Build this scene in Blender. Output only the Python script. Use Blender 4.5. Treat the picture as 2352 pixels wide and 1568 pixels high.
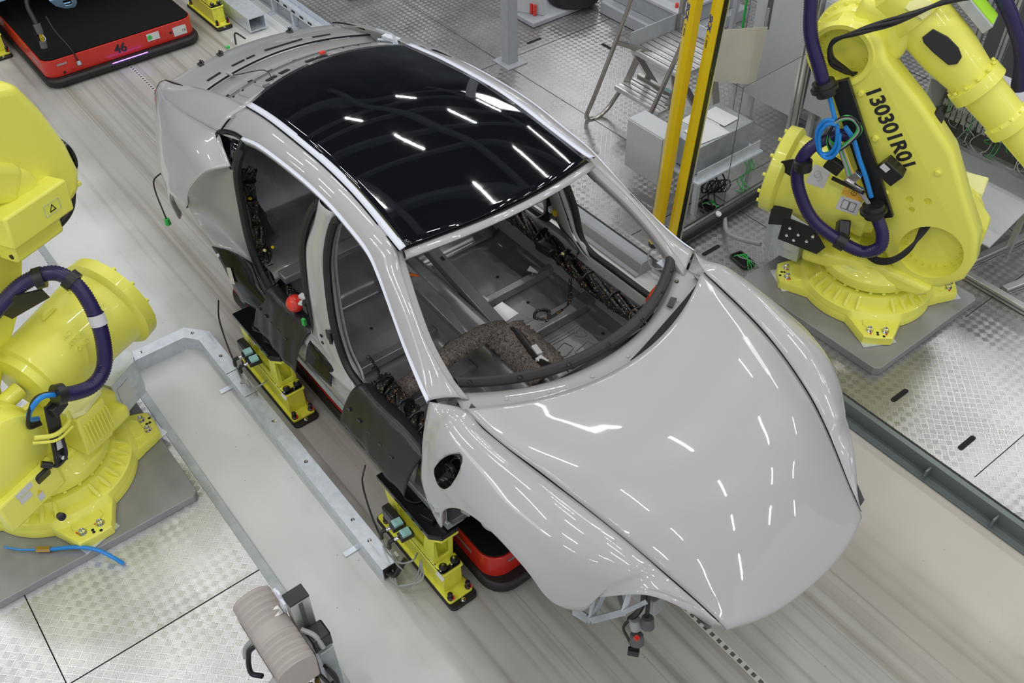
import bpy, math, random
import numpy as np
from mathutils import Vector, Matrix

random.seed(7)
for o in list(bpy.data.objects):
    bpy.data.objects.remove(o, do_unlink=True)
scene = bpy.context.scene
COL = scene.collection

# ---------------------------------------------------------------- camera
cam_d = bpy.data.cameras.new('camera')
cam_d.sensor_fit = 'HORIZONTAL'
cam_d.sensor_width = 36.0
cam_d.lens = 34.194
cam_d.clip_end = 200
cam_o = bpy.data.objects.new('camera', cam_d)
COL.objects.link(cam_o)
RIGHT = Vector((0.61605141, 0.78754445, -0.01595004))
DOWN = Vector((0.54409738, -0.44008404, -0.71434171))
FWD = Vector((-0.5695952, 0.43139284, -0.69961526))
M = Matrix.Identity(4)
for i in range(3):
    M[i][0] = RIGHT[i]; M[i][1] = -DOWN[i]; M[i][2] = -FWD[i]
M[0][3], M[1][3], M[2][3] = 2.47727606, -2.23451984, 4.45
cam_o.matrix_world = M
scene.camera = cam_o

# ---------------------------------------------------------------- light
scene.view_settings.view_transform = 'Standard'
scene.view_settings.look = 'None'
scene.view_settings.gamma = 1.0
scene.view_settings.use_curve_mapping = False
scene.view_settings.exposure = 0.0
w = bpy.data.worlds.new('world'); scene.world = w; w.use_nodes = True
bg = w.node_tree.nodes['Background']
bg.inputs[0].default_value = (0.93, 0.96, 1.0, 1)
bg.inputs[1].default_value = 0.55

def area(x, y, z, sx, sy, power, col=(1, 0.99, 0.985), rot=(0, 0, 0)):
    d = bpy.data.lights.new('ceiling_lamp', 'AREA')
    d.shape = 'RECTANGLE'; d.size = sx; d.size_y = sy
    d.energy = power; d.color = col
    o = bpy.data.objects.new('ceiling_lamp', d)
    o.location = (x, y, z); o.rotation_euler = rot
    COL.objects.link(o)
    return o
for ix in range(7):
    for iy in range(6):
        area(-12.0 + ix * 3.5 + (iy % 2) * 1.5, -6.2 + iy * 3.1, 7.4, 1.5, 0.05, 40)
# unseen skylight panels added overhead, first two placed to mirror bright patches onto plates
area(-2.2, 10.8, 8.4, 3.4, 1.6, 100, (0.96, 0.98, 1.0))
area(-13.4, 12.6, 8.4, 3.0, 2.4, 110, (0.96, 0.98, 1.0))
area(-2.0, -7.5, 8.4, 9.0, 1.6, 130, (0.92, 0.96, 1.0))

# ---------------------------------------------------------------- materials
MATS = {}
def nt(name):
    m = bpy.data.materials.new(name); m.use_nodes = True
    n = m.node_tree; b = n.nodes['Principled BSDF']
    MATS[name] = m
    return m, n, b
def node(n, t, **kw):
    x = n.nodes.new(t)
    for k, v in kw.items(): setattr(x, k, v)
    return x
def mat(name, col, rough=0.5, metal=0.0, coat=0.0, noise=0.0, nscale=30.0, bump=0.0, bscale=200.0, spec=None, alpha=None, trans=None):
    m, n, b = nt(name)
    b.inputs['Base Color'].default_value = (*col, 1)
    b.inputs['Roughness'].default_value = rough
    b.inputs['Metallic'].default_value = metal
    b.inputs['Coat Weight'].default_value = coat
    b.inputs['Coat Roughness'].default_value = 0.03
    if spec is not None: b.inputs['Specular IOR Level'].default_value = spec
    if trans: b.inputs['Transmission Weight'].default_value = trans
    if alpha is not None: b.inputs['Alpha'].default_value = alpha
    tc = node(n, 'ShaderNodeTexCoord')
    nz = node(n, 'ShaderNodeTexNoise'); nz.inputs['Scale'].default_value = nscale; nz.inputs['Detail'].default_value = 6
    n.links.new(tc.outputs['Object'], nz.inputs['Vector'])
    if noise:
        mx = node(n, 'ShaderNodeMix', data_type='RGBA')
        mr = node(n, 'ShaderNodeMapRange'); mr.inputs[1].default_value = 0.3; mr.inputs[2].default_value = 0.7
        n.links.new(nz.outputs['Fac'], mr.inputs[0]); n.links.new(mr.outputs[0], mx.inputs['Factor'])
        mx.inputs['A'].default_value = (*[c * (1 - noise) for c in col], 1)
        mx.inputs['B'].default_value = (*[min(1, c * (1 + noise)) for c in col], 1)
        n.links.new(mx.outputs['Result'], b.inputs['Base Color'])
    mr2 = node(n, 'ShaderNodeMapRange'); mr2.inputs[3].default_value = max(0, rough - 0.04); mr2.inputs[4].default_value = min(1, rough + 0.04)
    n.links.new(nz.outputs['Fac'], mr2.inputs[0]); n.links.new(mr2.outputs[0], b.inputs['Roughness'])
    if bump:
        n2 = node(n, 'ShaderNodeTexNoise'); n2.inputs['Scale'].default_value = bscale; n2.inputs['Distortion'].default_value = .3; n2.inputs['Detail'].default_value = 3
        n.links.new(tc.outputs['Object'], n2.inputs['Vector'])
        bp = node(n, 'ShaderNodeBump'); bp.inputs['Strength'].default_value = bump; bp.inputs['Distance'].default_value = 0.002
        n.links.new(n2.outputs['Fac'], bp.inputs['Height']); n.links.new(bp.outputs[0], b.inputs['Normal'])
    return m

mat('car_paint', (0.425, 0.42, 0.425), 0.35, 0.0, coat=1.0)
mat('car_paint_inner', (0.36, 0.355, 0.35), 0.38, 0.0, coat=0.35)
mat('floor_pan_grey', (0.27, 0.275, 0.28), 0.27, 0.45, noise=0.12, nscale=5)
mat('galvanised', (0.66, 0.71, 0.77), 0.38, 0.4, noise=0.10, nscale=25)
mat('galv_dull', (0.42, 0.45, 0.47), 0.45, 0.6, noise=0.12, nscale=12)
mat('aluminium', (0.70, 0.70, 0.69), 0.32, 0.8, noise=0.05)
mat('steel_tube', (0.45, 0.43, 0.40), 0.25, 0.9)
mat('chrome', (0.8, 0.8, 0.8), 0.12, 1.0)
mat('bright_trim', (0.74, 0.77, 0.86), 0.5, 0.0)
mat('roof_glass', (0.004, 0.005, 0.007), 0.04, 0.0, coat=1.0, spec=0.6)
mat('rubber_black', (0.012, 0.012, 0.013), 0.5, bump=0.1)
mat('leather_black', (0.020, 0.019, 0.022), 0.32, bump=0.5, bscale=60)
mat('gloss_black', (0.008, 0.008, 0.009), 0.22, coat=0.15, spec=0.3)
mat('deck_black', (0.008, 0.008, 0.008), 0.85, bump=0.4, bscale=300, spec=0.15)
mat('foam_black', (0.035, 0.033, 0.033), 0.75, bump=0.5, bscale=150)
mat('plastic_black', (0.015, 0.015, 0.016), 0.35)
mat('robot_yellow', (0.88, 0.87, 0.13), 0.38, coat=0.35, bump=0.25, bscale=160)
mat('robot_yellow_pale', (0.88, 0.87, 0.36), 0.42, coat=0.2, bump=0.2, bscale=160)
mat('stand_yellow', (0.80, 0.80, 0.07), 0.42, coat=0.2, noise=0.06)
mat('sick_yellow', (0.82, 0.58, 0.005), 0.35, coat=0.3)
mat('hose_purple', (0.020, 0.012, 0.08), 0.32)
mat('cable_blue', (0.015, 0.25, 0.72), 0.35)
mat('cable_green', (0.04, 0.50, 0.09), 0.4)
mat('cable_grey', (0.35, 0.36, 0.36), 0.4)
mat('cable_orange', (0.95, 0.17, 0.01), 0.35)
mat('agv_red', (0.60, 0.022, 0.012), 0.34, coat=0.4)
mat('ball_red', (0.72, 0.035, 0.02), 0.25, coat=0.5)
mat('cap_orange', (0.85, 0.09, 0.03), 0.35)
mat('steel_plate', (0.31, 0.315, 0.32), 0.5, 0.35, noise=0.10, nscale=4)
mat('cabinet_grey', (0.50, 0.52, 0.54), 0.45, noise=0.03)
mat('cabinet_dark', (0.10, 0.10, 0.105), 0.5)
mat('pedestal_grey', (0.36, 0.38, 0.41), 0.45, noise=0.05)
mat('paper_white', (0.66, 0.66, 0.67), 0.8)
mat('sign_cream', (0.55, 0.53, 0.46), 0.5, noise=0.05, nscale=6)
mat('brass', (0.60, 0.40, 0.14), 0.3, 0.9)
mat('sensor_cover', (0.42, 0.38, 0.35), 0.6, bump=0.3, bscale=60)
mat('label_orange', (0.85, 0.45, 0.03), 0.5)
mat('ink', (0.02, 0.02, 0.02), 0.6)
mat('ink_blue', (0.02, 0.05, 0.25), 0.6)
mat('light_blue_steel', (0.28, 0.47, 0.66), 0.4, 0.2)
mat('pale_blue_block', (0.30, 0.55, 0.55), 0.5)
mat('rail_grey_green', (0.16, 0.19, 0.19), 0.45, 0.3)
mat('lime_box', (0.45, 0.85, 0.05), 0.4)
mat('purple_coil', (0.07, 0.045, 0.33), 0.5)
mat('hall_wall', (0.10, 0.11, 0.12), 0.8, noise=0.3, nscale=0.6)
mat('truss_grey', (0.30, 0.33, 0.38), 0.6)
mat('ceiling_dark', (0.05, 0.055, 0.06), 0.8)
mat('dark_void', (0.01, 0.01, 0.01), 0.9)

def glass_clear():
    m, n, b = nt('clear_panel')
    b.inputs['Base Color'].default_value = (0.85, 0.9, 0.92, 1)
    b.inputs['Roughness'].default_value = 0.06
    b.inputs['Alpha'].default_value = 0.05
glass_clear()
def emis(name, col, s):
    m, n, b = nt(name)
    b.inputs['Base Color'].default_value = (*col, 1)
    b.inputs['Emission Color'].default_value = (*col, 1)
    b.inputs['Emission Strength'].default_value = s
emis('violet_led', (0.32, 0.12, 1.0), 6.0)

def m_floor():
    m, n, b = nt('painted_floor')
    L = n.links.new
    geo = node(n, 'ShaderNodeNewGeometry')
    sep = node(n, 'ShaderNodeSeparateXYZ'); L(geo.outputs['Position'], sep.inputs[0])
    nz = node(n, 'ShaderNodeTexNoise'); nz.inputs['Scale'].default_value = 1.2; nz.inputs['Detail'].default_value = 8
    L(geo.outputs['Position'], nz.inputs['Vector'])
    # worn band under the vehicle lane
    def mth(op, a, bb=None, clamp=False):
        x = node(n, 'ShaderNodeMath', operation=op); x.use_clamp = clamp
        for i, v in enumerate((a, bb)):
            if v is None: continue
            if isinstance(v, (int, float)): x.inputs[i].default_value = v
            else: L(v, x.inputs[i])
        return x.outputs[0]
    ay = mth('ABSOLUTE', sep.outputs['Y'])
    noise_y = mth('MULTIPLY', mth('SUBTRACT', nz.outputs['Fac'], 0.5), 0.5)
    band = mth('SUBTRACT', 1.0, mth('MULTIPLY', mth('SUBTRACT', mth('ADD', ay, noise_y), 0.85), 2.5, True), True)
    # tyre streaks: noise stretched along X
    mp = node(n, 'ShaderNodeMapping'); mp.inputs['Scale'].default_value = (0.12, 9.0, 1)
    L(geo.outputs['Position'], mp.inputs[0])
    n2 = node(n, 'ShaderNodeTexNoise'); n2.inputs['Scale'].default_value = 1.6; n2.inputs['Detail'].default_value = 8
    L(mp.outputs[0], n2.inputs['Vector'])
    st = mth('MULTIPLY', mth('SUBTRACT', n2.outputs['Fac'], 0.5), 5.0, True)
    def line(y0, wd):
        d = mth('ABSOLUTE', mth('SUBTRACT', sep.outputs['Y'], y0))
        return mth('SUBTRACT', 1.0, mth('DIVIDE', d, wd), True)
    lines = None
    for y0, wd, s in ((-0.30, 0.035, .75), (-0.345, 0.008, .6), (0.36, 0.025, .45), (0.50, 0.006, .5), (0.30, 0.006, .5), (-0.55, 0.03, .35), (-0.62, 0.006, .5), (-0.52, 0.005, .5), (0.62, 0.02, .3), (0.75, 0.005, .4), (0.12, 0.04, .25), (-0.13, 0.04, .25)):
        v = mth('MULTIPLY', line(y0, wd), s)
        lines = v if lines is None else mth('MAXIMUM', lines, v)
    lines = mth('MULTIPLY', lines, mth('ADD', mth('MULTIPLY', n2.outputs['Fac'], 1.2), 0.1, True))
    # scuffs and specks
    vor = node(n, 'ShaderNodeTexVoronoi', feature='DISTANCE_TO_EDGE'); vor.inputs['Scale'].default_value = 2.2
    nd = node(n, 'ShaderNodeTexNoise'); nd.inputs['Scale'].default_value = 2; L(geo.outputs['Position'], nd.inputs['Vector'])
    va = node(n, 'ShaderNodeVectorMath', operation='ADD'); L(geo.outputs['Position'], va.inputs[0]); L(nd.outputs['Color'], va.inputs[1]); L(va.outputs[0], vor.inputs['Vector'])
    scr = mth('MULTIPLY', mth('MULTIPLY', mth('LESS_THAN', vor.outputs['Distance'], 0.0014), 0.10), mth('GREATER_THAN', nz.outputs['Fac'], 0.55))
    sp = node(n, 'ShaderNodeTexVoronoi'); sp.inputs['Scale'].default_value = 9.0; L(geo.outputs['Position'], sp.inputs['Vector'])
    speck = mth('MULTIPLY', mth('LESS_THAN', sp.outputs['Distance'], 0.035), 0.6)
    mx = node(n, 'ShaderNodeMix', data_type='RGBA')
    dim_mix = node(n, 'ShaderNodeMix', data_type='RGBA'); dim_mix.inputs['A'].default_value = (0.67, 0.69, 0.675, 1); dim_mix.inputs['B'].default_value = (0.50, 0.475, 0.41, 1)  # base floor colour darkened and browned toward front right for dimmer light there
    L(mth('MULTIPLY', mth('MULTIPLY', mth('SUBTRACT', mth('ADD', sep.outputs['Y'], noise_y), 0.4), 2.0, True), mth('MULTIPLY', mth('ADD', sep.outputs['X'], 0.2), 0.8, True)), dim_mix.inputs['Factor'])
    L(dim_mix.outputs['Result'], mx.inputs['A']); mx.inputs['B'].default_value = (0.27, 0.248, 0.20, 1)
    L(mth('MULTIPLY', band, mth('ADD', 0.62, mth('MULTIPLY', st, 0.38))), mx.inputs['Factor'])
    m2 = node(n, 'ShaderNodeMix', data_type='RGBA'); m2.inputs['B'].default_value = (0.13, 0.115, 0.10, 1)
    dark = mth('MAXIMUM', mth('MULTIPLY', lines, band), mth('MAXIMUM', scr, speck))
    L(dark, m2.inputs['Factor']); L(mx.outputs['Result'], m2.inputs['A'])
    m3 = node(n, 'ShaderNodeMix', data_type='RGBA', blend_type='MULTIPLY'); m3.inputs['Factor'].default_value = 1.0
    cr = node(n, 'ShaderNodeMapRange'); cr.inputs[1].default_value = 0.25; cr.inputs[2].default_value = 0.75; cr.inputs[3].default_value = 0.90; cr.inputs[4].default_value = 1.06
    L(nz.outputs['Fac'], cr.inputs[0]); L(m2.outputs['Result'], m3.inputs['A']); L(cr.outputs[0], m3.inputs['B'])
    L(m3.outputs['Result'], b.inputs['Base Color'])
    b.inputs['Roughness'].default_value = 0.34
m_floor()

def m_checker(name, base, cell=0.039, rough=0.33):
    m, n, b = nt(name)
    L = n.links.new
    geo = node(n, 'ShaderNodeNewGeometry')
    mp = node(n, 'ShaderNodeMapping'); mp.inputs['Rotation'].default_value = (0, 0, math.radians(45)); s = 1.0 / cell
    mp.inputs['Scale'].default_value = (s, s, s)
    L(geo.outputs['Position'], mp.inputs[0])
    sep = node(n, 'ShaderNodeSeparateXYZ'); L(mp.outputs[0], sep.inputs[0])
    def mth(op, a, bb=None, clamp=False):
        x = node(n, 'ShaderNodeMath', operation=op); x.use_clamp = clamp
        for i, v in enumerate((a, bb)):
            if v is None: continue
            if isinstance(v, (int, float)): x.inputs[i].default_value = v
            else: L(v, x.inputs[i])
        return x.outputs[0]
    X, Y = sep.outputs['X'], sep.outputs['Y']
    par = mth('FLOORED_MODULO', mth('ADD', mth('FLOOR', X), mth('FLOOR', Y)), 2.0)
    fx, fy = mth('FRACT', X), mth('FRACT', Y)
    def mixf(a, c):
        mxx = node(n, 'ShaderNodeMix'); L(par, mxx.inputs[0]); L(a, mxx.inputs[2]); L(c, mxx.inputs[3]); return mxx.outputs[0]
    along, across = mixf(fx, fy), mixf(fy, fx)
    # five curved bars in each square
    bow = mth('MULTIPLY', mth('POWER', mth('SUBTRACT', along, 0.5), 2.0), 0.25)
    bars = mth('SINE', mth('MULTIPLY', mth('ADD', across, bow), 5 * 2 * math.pi))
    bars = mth('MULTIPLY', mth('ADD', bars, 0.2), 1.2, True)
    ends = mth('SUBTRACT', 0.42, mth('ABSOLUTE', mth('SUBTRACT', along, 0.5)))
    ends = mth('MULTIPLY', ends, 14.0, True)
    h = mth('MULTIPLY', bars, ends)
    bp = node(n, 'ShaderNodeBump'); bp.inputs['Strength'].default_value = 0.9; bp.inputs['Distance'].default_value = 0.003
    L(h, bp.inputs['Height']); L(bp.outputs[0], b.inputs['Normal'])
    nz = node(n, 'ShaderNodeTexNoise'); nz.inputs['Scale'].default_value = 2.5; nz.inputs['Detail'].default_value = 8
    L(geo.outputs['Position'], nz.inputs['Vector'])
    edge = mth('MULTIPLY', mth('MULTIPLY', h, mth('SUBTRACT', 1.0, h)), 4.0, True)
    mx = node(n, 'ShaderNodeMix', data_type='RGBA'); mx.inputs['A'].default_value = (*base, 1); mx.inputs['B'].default_value = (*[c * .25 for c in base], 1)
    L(mth('MULTIPLY', edge, 0.95), mx.inputs['Factor'])
    m2 = node(n, 'ShaderNodeMix', data_type='RGBA', blend_type='MULTIPLY'); m2.inputs['Factor'].default_value = 1
    mr = node(n, 'ShaderNodeMapRange'); mr.inputs[1].default_value = .3; mr.inputs[2].default_value = .7; mr.inputs[3].default_value = .8; mr.inputs[4].default_value = 1.1
    L(nz.outputs['Fac'], mr.inputs[0]); L(mx.outputs['Result'], m2.inputs['A']); L(mr.outputs[0], m2.inputs['B'])
    L(m2.outputs['Result'], b.inputs['Base Color'])
    b.inputs['Metallic'].default_value = 0.75
    # the fine grain of each square follows its bars
    cell_in = mth('MULTIPLY', mth('LESS_THAN', mth('ABSOLUTE', mth('SUBTRACT', fx, .5)), .43), mth('LESS_THAN', mth('ABSOLUTE', mth('SUBTRACT', fy, .5)), .43))
    L(mth('MULTIPLY', cell_in, 0.85), b.inputs['Anisotropic'])
    L(mth('MULTIPLY', par, 0.25), b.inputs['Anisotropic Rotation'])
    tv = node(n, 'ShaderNodeCombineXYZ'); tv.inputs[0].default_value = 1; tv.inputs[1].default_value = 1; L(tv.outputs[0], b.inputs['Tangent'])
    mr3 = node(n, 'ShaderNodeMapRange'); mr3.inputs[3].default_value = rough - .03; mr3.inputs[4].default_value = rough + .05
    L(nz.outputs['Fac'], mr3.inputs[0]); L(mr3.outputs[0], b.inputs['Roughness'])
m_checker('checker_bright', (0.95, 0.95, 0.97), rough=0.36)
m_checker('checker_grey', (0.54, 0.53, 0.525), rough=0.27)

def m_felt():
    m, n, b = nt('felt_brown')
    L = n.links.new
    tc = node(n, 'ShaderNodeTexCoord')
    nz = node(n, 'ShaderNodeTexNoise'); nz.inputs['Scale'].default_value = 90; nz.inputs['Detail'].default_value = 8; nz.inputs['Distortion'].default_value = 1.5
    L(tc.outputs['Object'], nz.inputs['Vector'])
    cr = node(n, 'ShaderNodeValToRGB')
    cr.color_ramp.elements[0].position = .35; cr.color_ramp.elements[0].color = (0.03, 0.024, 0.02, 1)
    cr.color_ramp.elements[1].position = .72; cr.color_ramp.elements[1].color = (0.30, 0.25, 0.22, 1)
    L(nz.outputs['Fac'], cr.inputs[0]); L(cr.outputs[0], b.inputs['Base Color'])
    bp = node(n, 'ShaderNodeBump'); bp.inputs['Strength'].default_value = .8; bp.inputs['Distance'].default_value = .004
    L(nz.outputs['Fac'], bp.inputs['Height']); L(bp.outputs[0], b.inputs['Normal'])
    b.inputs['Roughness'].default_value = .95
m_felt()
def m_loom():
    m, n, b = nt('wire_loom')   # black taped wires with coloured flecks
    L = n.links.new
    tc = node(n, 'ShaderNodeTexCoord')
    v = node(n, 'ShaderNodeTexVoronoi'); v.inputs['Scale'].default_value = 170
    L(tc.outputs['Object'], v.inputs['Vector'])
    sp = node(n, 'ShaderNodeSeparateColor'); L(v.outputs['Color'], sp.inputs[0])
    cr = node(n, 'ShaderNodeValToRGB'); cr.color_ramp.interpolation = 'CONSTANT'
    e = cr.color_ramp.elements
    e[0].position = 0; e[0].color = (.01, .01, .01, 1); e[1].position = .84; e[1].color = (.32, .22, .10, 1)
    for p, c in ((.875, (.01, .01, .01, 1)), (.91, (.30, .29, .26, 1)), (.945, (.01, .01, .01, 1)), (.96, (.25, .05, .03, 1)), (.975, (.04, .15, .10, 1)), (.985, (.3, .24, .05, 1))):
        q = e.new(p); q.color = c
    L(sp.outputs[0], cr.inputs[0]); L(cr.outputs[0], b.inputs['Base Color'])
    b.inputs['Roughness'].default_value = .45
m_loom()
def m_qr():
    m, n, b = nt('floor_code_tape')   # pale tape with dark square marks
    L = n.links.new
    geo = node(n, 'ShaderNodeNewGeometry')
    mp = node(n, 'ShaderNodeMapping'); mp.inputs['Scale'].default_value = (22.0, 22.0, 1)
    L(geo.outputs['Position'], mp.inputs[0])
    sep = node(n, 'ShaderNodeSeparateXYZ'); L(mp.outputs[0], sep.inputs[0])
    fr = node(n, 'ShaderNodeMath', operation='FRACT'); L(sep.outputs['X'], fr.inputs[0])
    gt = node(n, 'ShaderNodeMath', operation='GREATER_THAN'); L(fr.outputs[0], gt.inputs[0]); gt.inputs[1].default_value = .5
    ay = node(n, 'ShaderNodeMath', operation='ABSOLUTE'); L(sep.outputs['Y'], ay.inputs[0])
    lt = node(n, 'ShaderNodeMath', operation='LESS_THAN'); L(ay.outputs[0], lt.inputs[0]); lt.inputs[1].default_value = .24
    mu = node(n, 'ShaderNodeMath', operation='MULTIPLY'); L(gt.outputs[0], mu.inputs[0]); L(lt.outputs[0], mu.inputs[1])
    mx = node(n, 'ShaderNodeMix', data_type='RGBA'); mx.inputs['A'].default_value = (.55, .55, .53, 1); mx.inputs['B'].default_value = (.09, .08, .075, 1)
    L(mu.outputs[0], mx.inputs['Factor']); L(mx.outputs['Result'], b.inputs['Base Color'])
    b.inputs['Roughness'].default_value = .5
m_qr()

# ---------------------------------------------------------------- mesh helpers
def catmull(pts, per=8, closed=False):
    P = [np.array(p, float) for p in pts]; n = len(P); out = []
    if n < 3:
        return [tuple(P[0] + (P[-1] - P[0]) * t / per) for t in range(per + 1)]
    rng = range(n if closed else n - 1)
    for i in rng:
        if closed: a, b_, c, d = P[(i - 1) % n], P[i], P[(i + 1) % n], P[(i + 2) % n]
        else:
            b_, c = P[i], P[i + 1]
            a = P[i - 1] if i > 0 else 2 * b_ - c
            d = P[i + 2] if i < n - 2 else 2 * c - b_
        for k in range(per):
            t = k / per
            out.append(tuple(0.5 * ((2 * b_) + (-a + c) * t + (2 * a - 5 * b_ + 4 * c - d) * t * t + (-a + 3 * b_ - 3 * c + d) * t ** 3)))
    if not closed: out.append(tuple(P[-1]))
    return out

def table(tb, x):
    # smooth (monotone cubic) lookup
    xs = [t[0] for t in tb]; n = len(xs)
    if x <= xs[0]: return [float(v) for v in tb[0][1:]]
    if x >= xs[-1]: return [float(v) for v in tb[-1][1:]]
    i = max(k for k in range(n - 1) if xs[k] <= x); out = []
    for c in range(1, len(tb[0])):
        def sl(k): return (tb[k + 1][c] - tb[k][c]) / (xs[k + 1] - xs[k])
        def m(k):
            if k == 0: return sl(0)
            if k == n - 1: return sl(n - 2)
            return (sl(k - 1) * (xs[k + 1] - xs[k]) + sl(k) * (xs[k] - xs[k - 1])) / (xs[k + 1] - xs[k - 1])
        h = xs[i + 1] - xs[i]; t = (x - xs[i]) / h
        out.append(float((2*t**3 - 3*t*t + 1) * tb[i][c] + (t**3 - 2*t*t + t) * h * m(i) + (3*t*t - 2*t**3) * tb[i + 1][c] + (t**3 - t*t) * h * m(i + 1)))
    return out

class MB:
    def __init__(s): s.v = []; s.f = []
    def add(s, vs, fs):
        o = len(s.v); s.v += [tuple(map(float, p)) for p in vs]; s.f += [tuple(i + o for i in f) for f in fs]; return s
    def box(s, c, d, rz=0.0, M=None):
        hx, hy, hz = d[0] / 2, d[1] / 2, d[2] / 2; cz, sz = math.cos(rz), math.sin(rz)
        vs = []
        for z in (-hz, hz):
            for x, y in ((-hx, -hy), (hx, -hy), (hx, hy), (-hx, hy)):
                p = (x * cz - y * sz, x * sz + y * cz, z)
                if M is not None: p = M @ Vector(p)
                vs.append((c[0] + p[0], c[1] + p[1], c[2] + p[2]))
        return s.add(vs, [(3, 2, 1, 0), (4, 5, 6, 7), (0, 1, 5, 4), (1, 2, 6, 5), (2, 3, 7, 6), (3, 0, 4, 7)])
    def bar(s, a, b_, wd, ht, up=(0, 0, 1)):
        a, b_ = Vector(a), Vector(b_); d = (b_ - a).normalized(); u = Vector(up)
        if abs(d.dot(u)) > .98: u = Vector((1, 0, 0))
        x = d.cross(u).normalized(); z = x.cross(d).normalized(); vs = []
        for p in (a, b_):
            for i, j in ((-1, -1), (1, -1), (1, 1), (-1, 1)): vs.append(p + x * i * wd / 2 + z * j * ht / 2)
        return s.add(vs, [(0, 1, 2, 3), (7, 6, 5, 4), (0, 4, 5, 1), (1, 5, 6, 2), (2, 6, 7, 3), (3, 7, 4, 0)])
    def lathe(s, a, d, prof, n=32, a0=0.0, a1=2 * math.pi, ref=None, caps=True):
        """revolve prof [(dist along d, radius)] about axis a + t d"""
        a, d = Vector(a), Vector(d).normalized()
        u = Vector(ref) if ref else (Vector((0, 0, 1)) if abs(d.z) < .9 else Vector((1, 0, 0)))
        x = d.cross(u).normalized(); y = d.cross(x).normalized()
        full = abs(a1 - a0 - 2 * math.pi) < 1e-6; m = n if full else n + 1
        vs = []; fs = []
        for (t, r) in prof:
            for k in range(m):
                an = a0 + (a1 - a0) * k / n
                vs.append(a + d * t + (x * math.cos(an) + y * math.sin(an)) * r)
        for i in range(len(prof) - 1):
            for k in range(n):
                k2 = (k + 1) % m
                fs.append((i * m + k, i * m + k2, (i + 1) * m + k2, (i + 1) * m + k))
        if caps and prof[0][1] > 1e-5 and full: fs.append(tuple(range(m - 1, -1, -1)))
        if caps and prof[-1][1] > 1e-5 and full: fs.append(tuple((len(prof) - 1) * m + k for k in range(m)))
        return s.add(vs, fs)
    def cyl(s, a, b_, r, r2=None, n=20, ch=0.0):
        a, b_ = Vector(a), Vector(b_); L = (b_ - a).length; r2 = r if r2 is None else r2
        pr = [(0, r - ch), (ch, r), (L - ch, r2), (L, r2 - ch)] if ch else [(0, r), (L, r2)]
        return s.lathe(a, b_ - a, pr, n)
    def tube(s, pts, r, n=10, smooth=0, rib=0.0, pitch=0.008, closed=False, cap=True):
        if smooth: pts = catmull(pts, smooth, closed)
        P = [Vector(p) for p in pts]
        if rib:
            # resample evenly to make corrugations
            q = [P[0]]; L = [0.0]
            for i in range(1, len(P)): L.append(L[-1] + (P[i] - P[i - 1]).length)
            m = max(4, int(L[-1] / (pitch / 2))); out = []; j = 0
            for k in range(m + 1):
                t = L[-1] * k / m
                while j < len(L) - 2 and L[j + 1] < t: j += 1
                f = (t - L[j]) / max(1e-9, L[j + 1] - L[j]); out.append(P[j].lerp(P[j + 1], f))
            P = out
        vs = []; fs = []; N = len(P); nrm = None
        for i, p in enumerate(P):
            if closed: d = (P[(i + 1) % N] - P[i - 1]).normalized()
            else: d = (P[min(i + 1, N - 1)] - P[max(i - 1, 0)]).normalized()
            if nrm is None:
                u = Vector((0, 0, 1)) if abs(d.z) < .9 else Vector((1, 0, 0)); nrm = d.cross(u).normalized()
            else: nrm = (nrm - d * nrm.dot(d)).normalized()
            bi = d.cross(nrm)
            rr = (r[min(i, len(r) - 1)] if isinstance(r, (list, tuple)) else r)
            if rib: rr = rr + (rib if i % 2 else -rib)
            for k in range(n):
                an = 2 * math.pi * k / n; vs.append(p + (nrm * math.cos(an) + bi * math.sin(an)) * rr)
        for i in range(N if closed else N - 1):
            for k in range(n):
                i2 = (i + 1) % N
                fs.append((i * n + k, i * n + (k + 1) % n, i2 * n + (k + 1) % n, i2 * n + k))
        if cap and not closed:
            fs.append(tuple(range(n - 1, -1, -1))); fs.append(tuple((N - 1) * n + k for k in range(n)))
        return s.add(vs, fs)
    def prism(s, poly, lo, hi, M=None):
        """polygon (2D) extruded between lo and hi in local z; M maps local->object"""
        n = len(poly); vs = [(x, y, lo) for x, y in poly] + [(x, y, hi) for x, y in poly]
        if M is not None: vs = [M @ Vector(p) for p in vs]
        return s.add(vs, [tuple(range(n - 1, -1, -1)), tuple(range(n, 2 * n))] + [(i, (i + 1) % n, (i + 1) % n + n, i + n) for i in range(n)])
    def ringprism(s, outer, inner, lo, hi, M=None):
        """outer and inner loops of the same count: a plate with a hole"""
        n = len(outer)
        vs = [(*p, lo) for p in outer] + [(*p, lo) for p in inner] + [(*p, hi) for p in outer] + [(*p, hi) for p in inner]
        if M is not None: vs = [M @ Vector(p) for p in vs]
        fs = []
        for i in range(n):
            j = (i + 1) % n
            fs += [(i, i + n, j + n, j), (i + 2 * n, j + 2 * n, j + 3 * n, i + 3 * n), (i, j, j + 2 * n, i + 2 * n), (i + n, i + 3 * n, j + 3 * n, j + n)]
        return s.add(vs, fs)
    def grid(s, rows):
        m = len(rows[0]); vs = [p for r in rows for p in r]; fs = []
        for i in range(len(rows) - 1):
            for j in range(m - 1): fs.append((i * m + j, i * m + j + 1, (i + 1) * m + j + 1, (i + 1) * m + j))
        return s.add(vs, fs)
    def patch(s, rows, pu=6, pv=4):
        """catmull-rom surface through a coarse net"""
        d = [catmull(r, pv) for r in rows]; cols = list(zip(*d))
        cc = [catmull(c, pu) for c in cols]
        return s.grid([list(r) for r in zip(*cc)])
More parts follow.
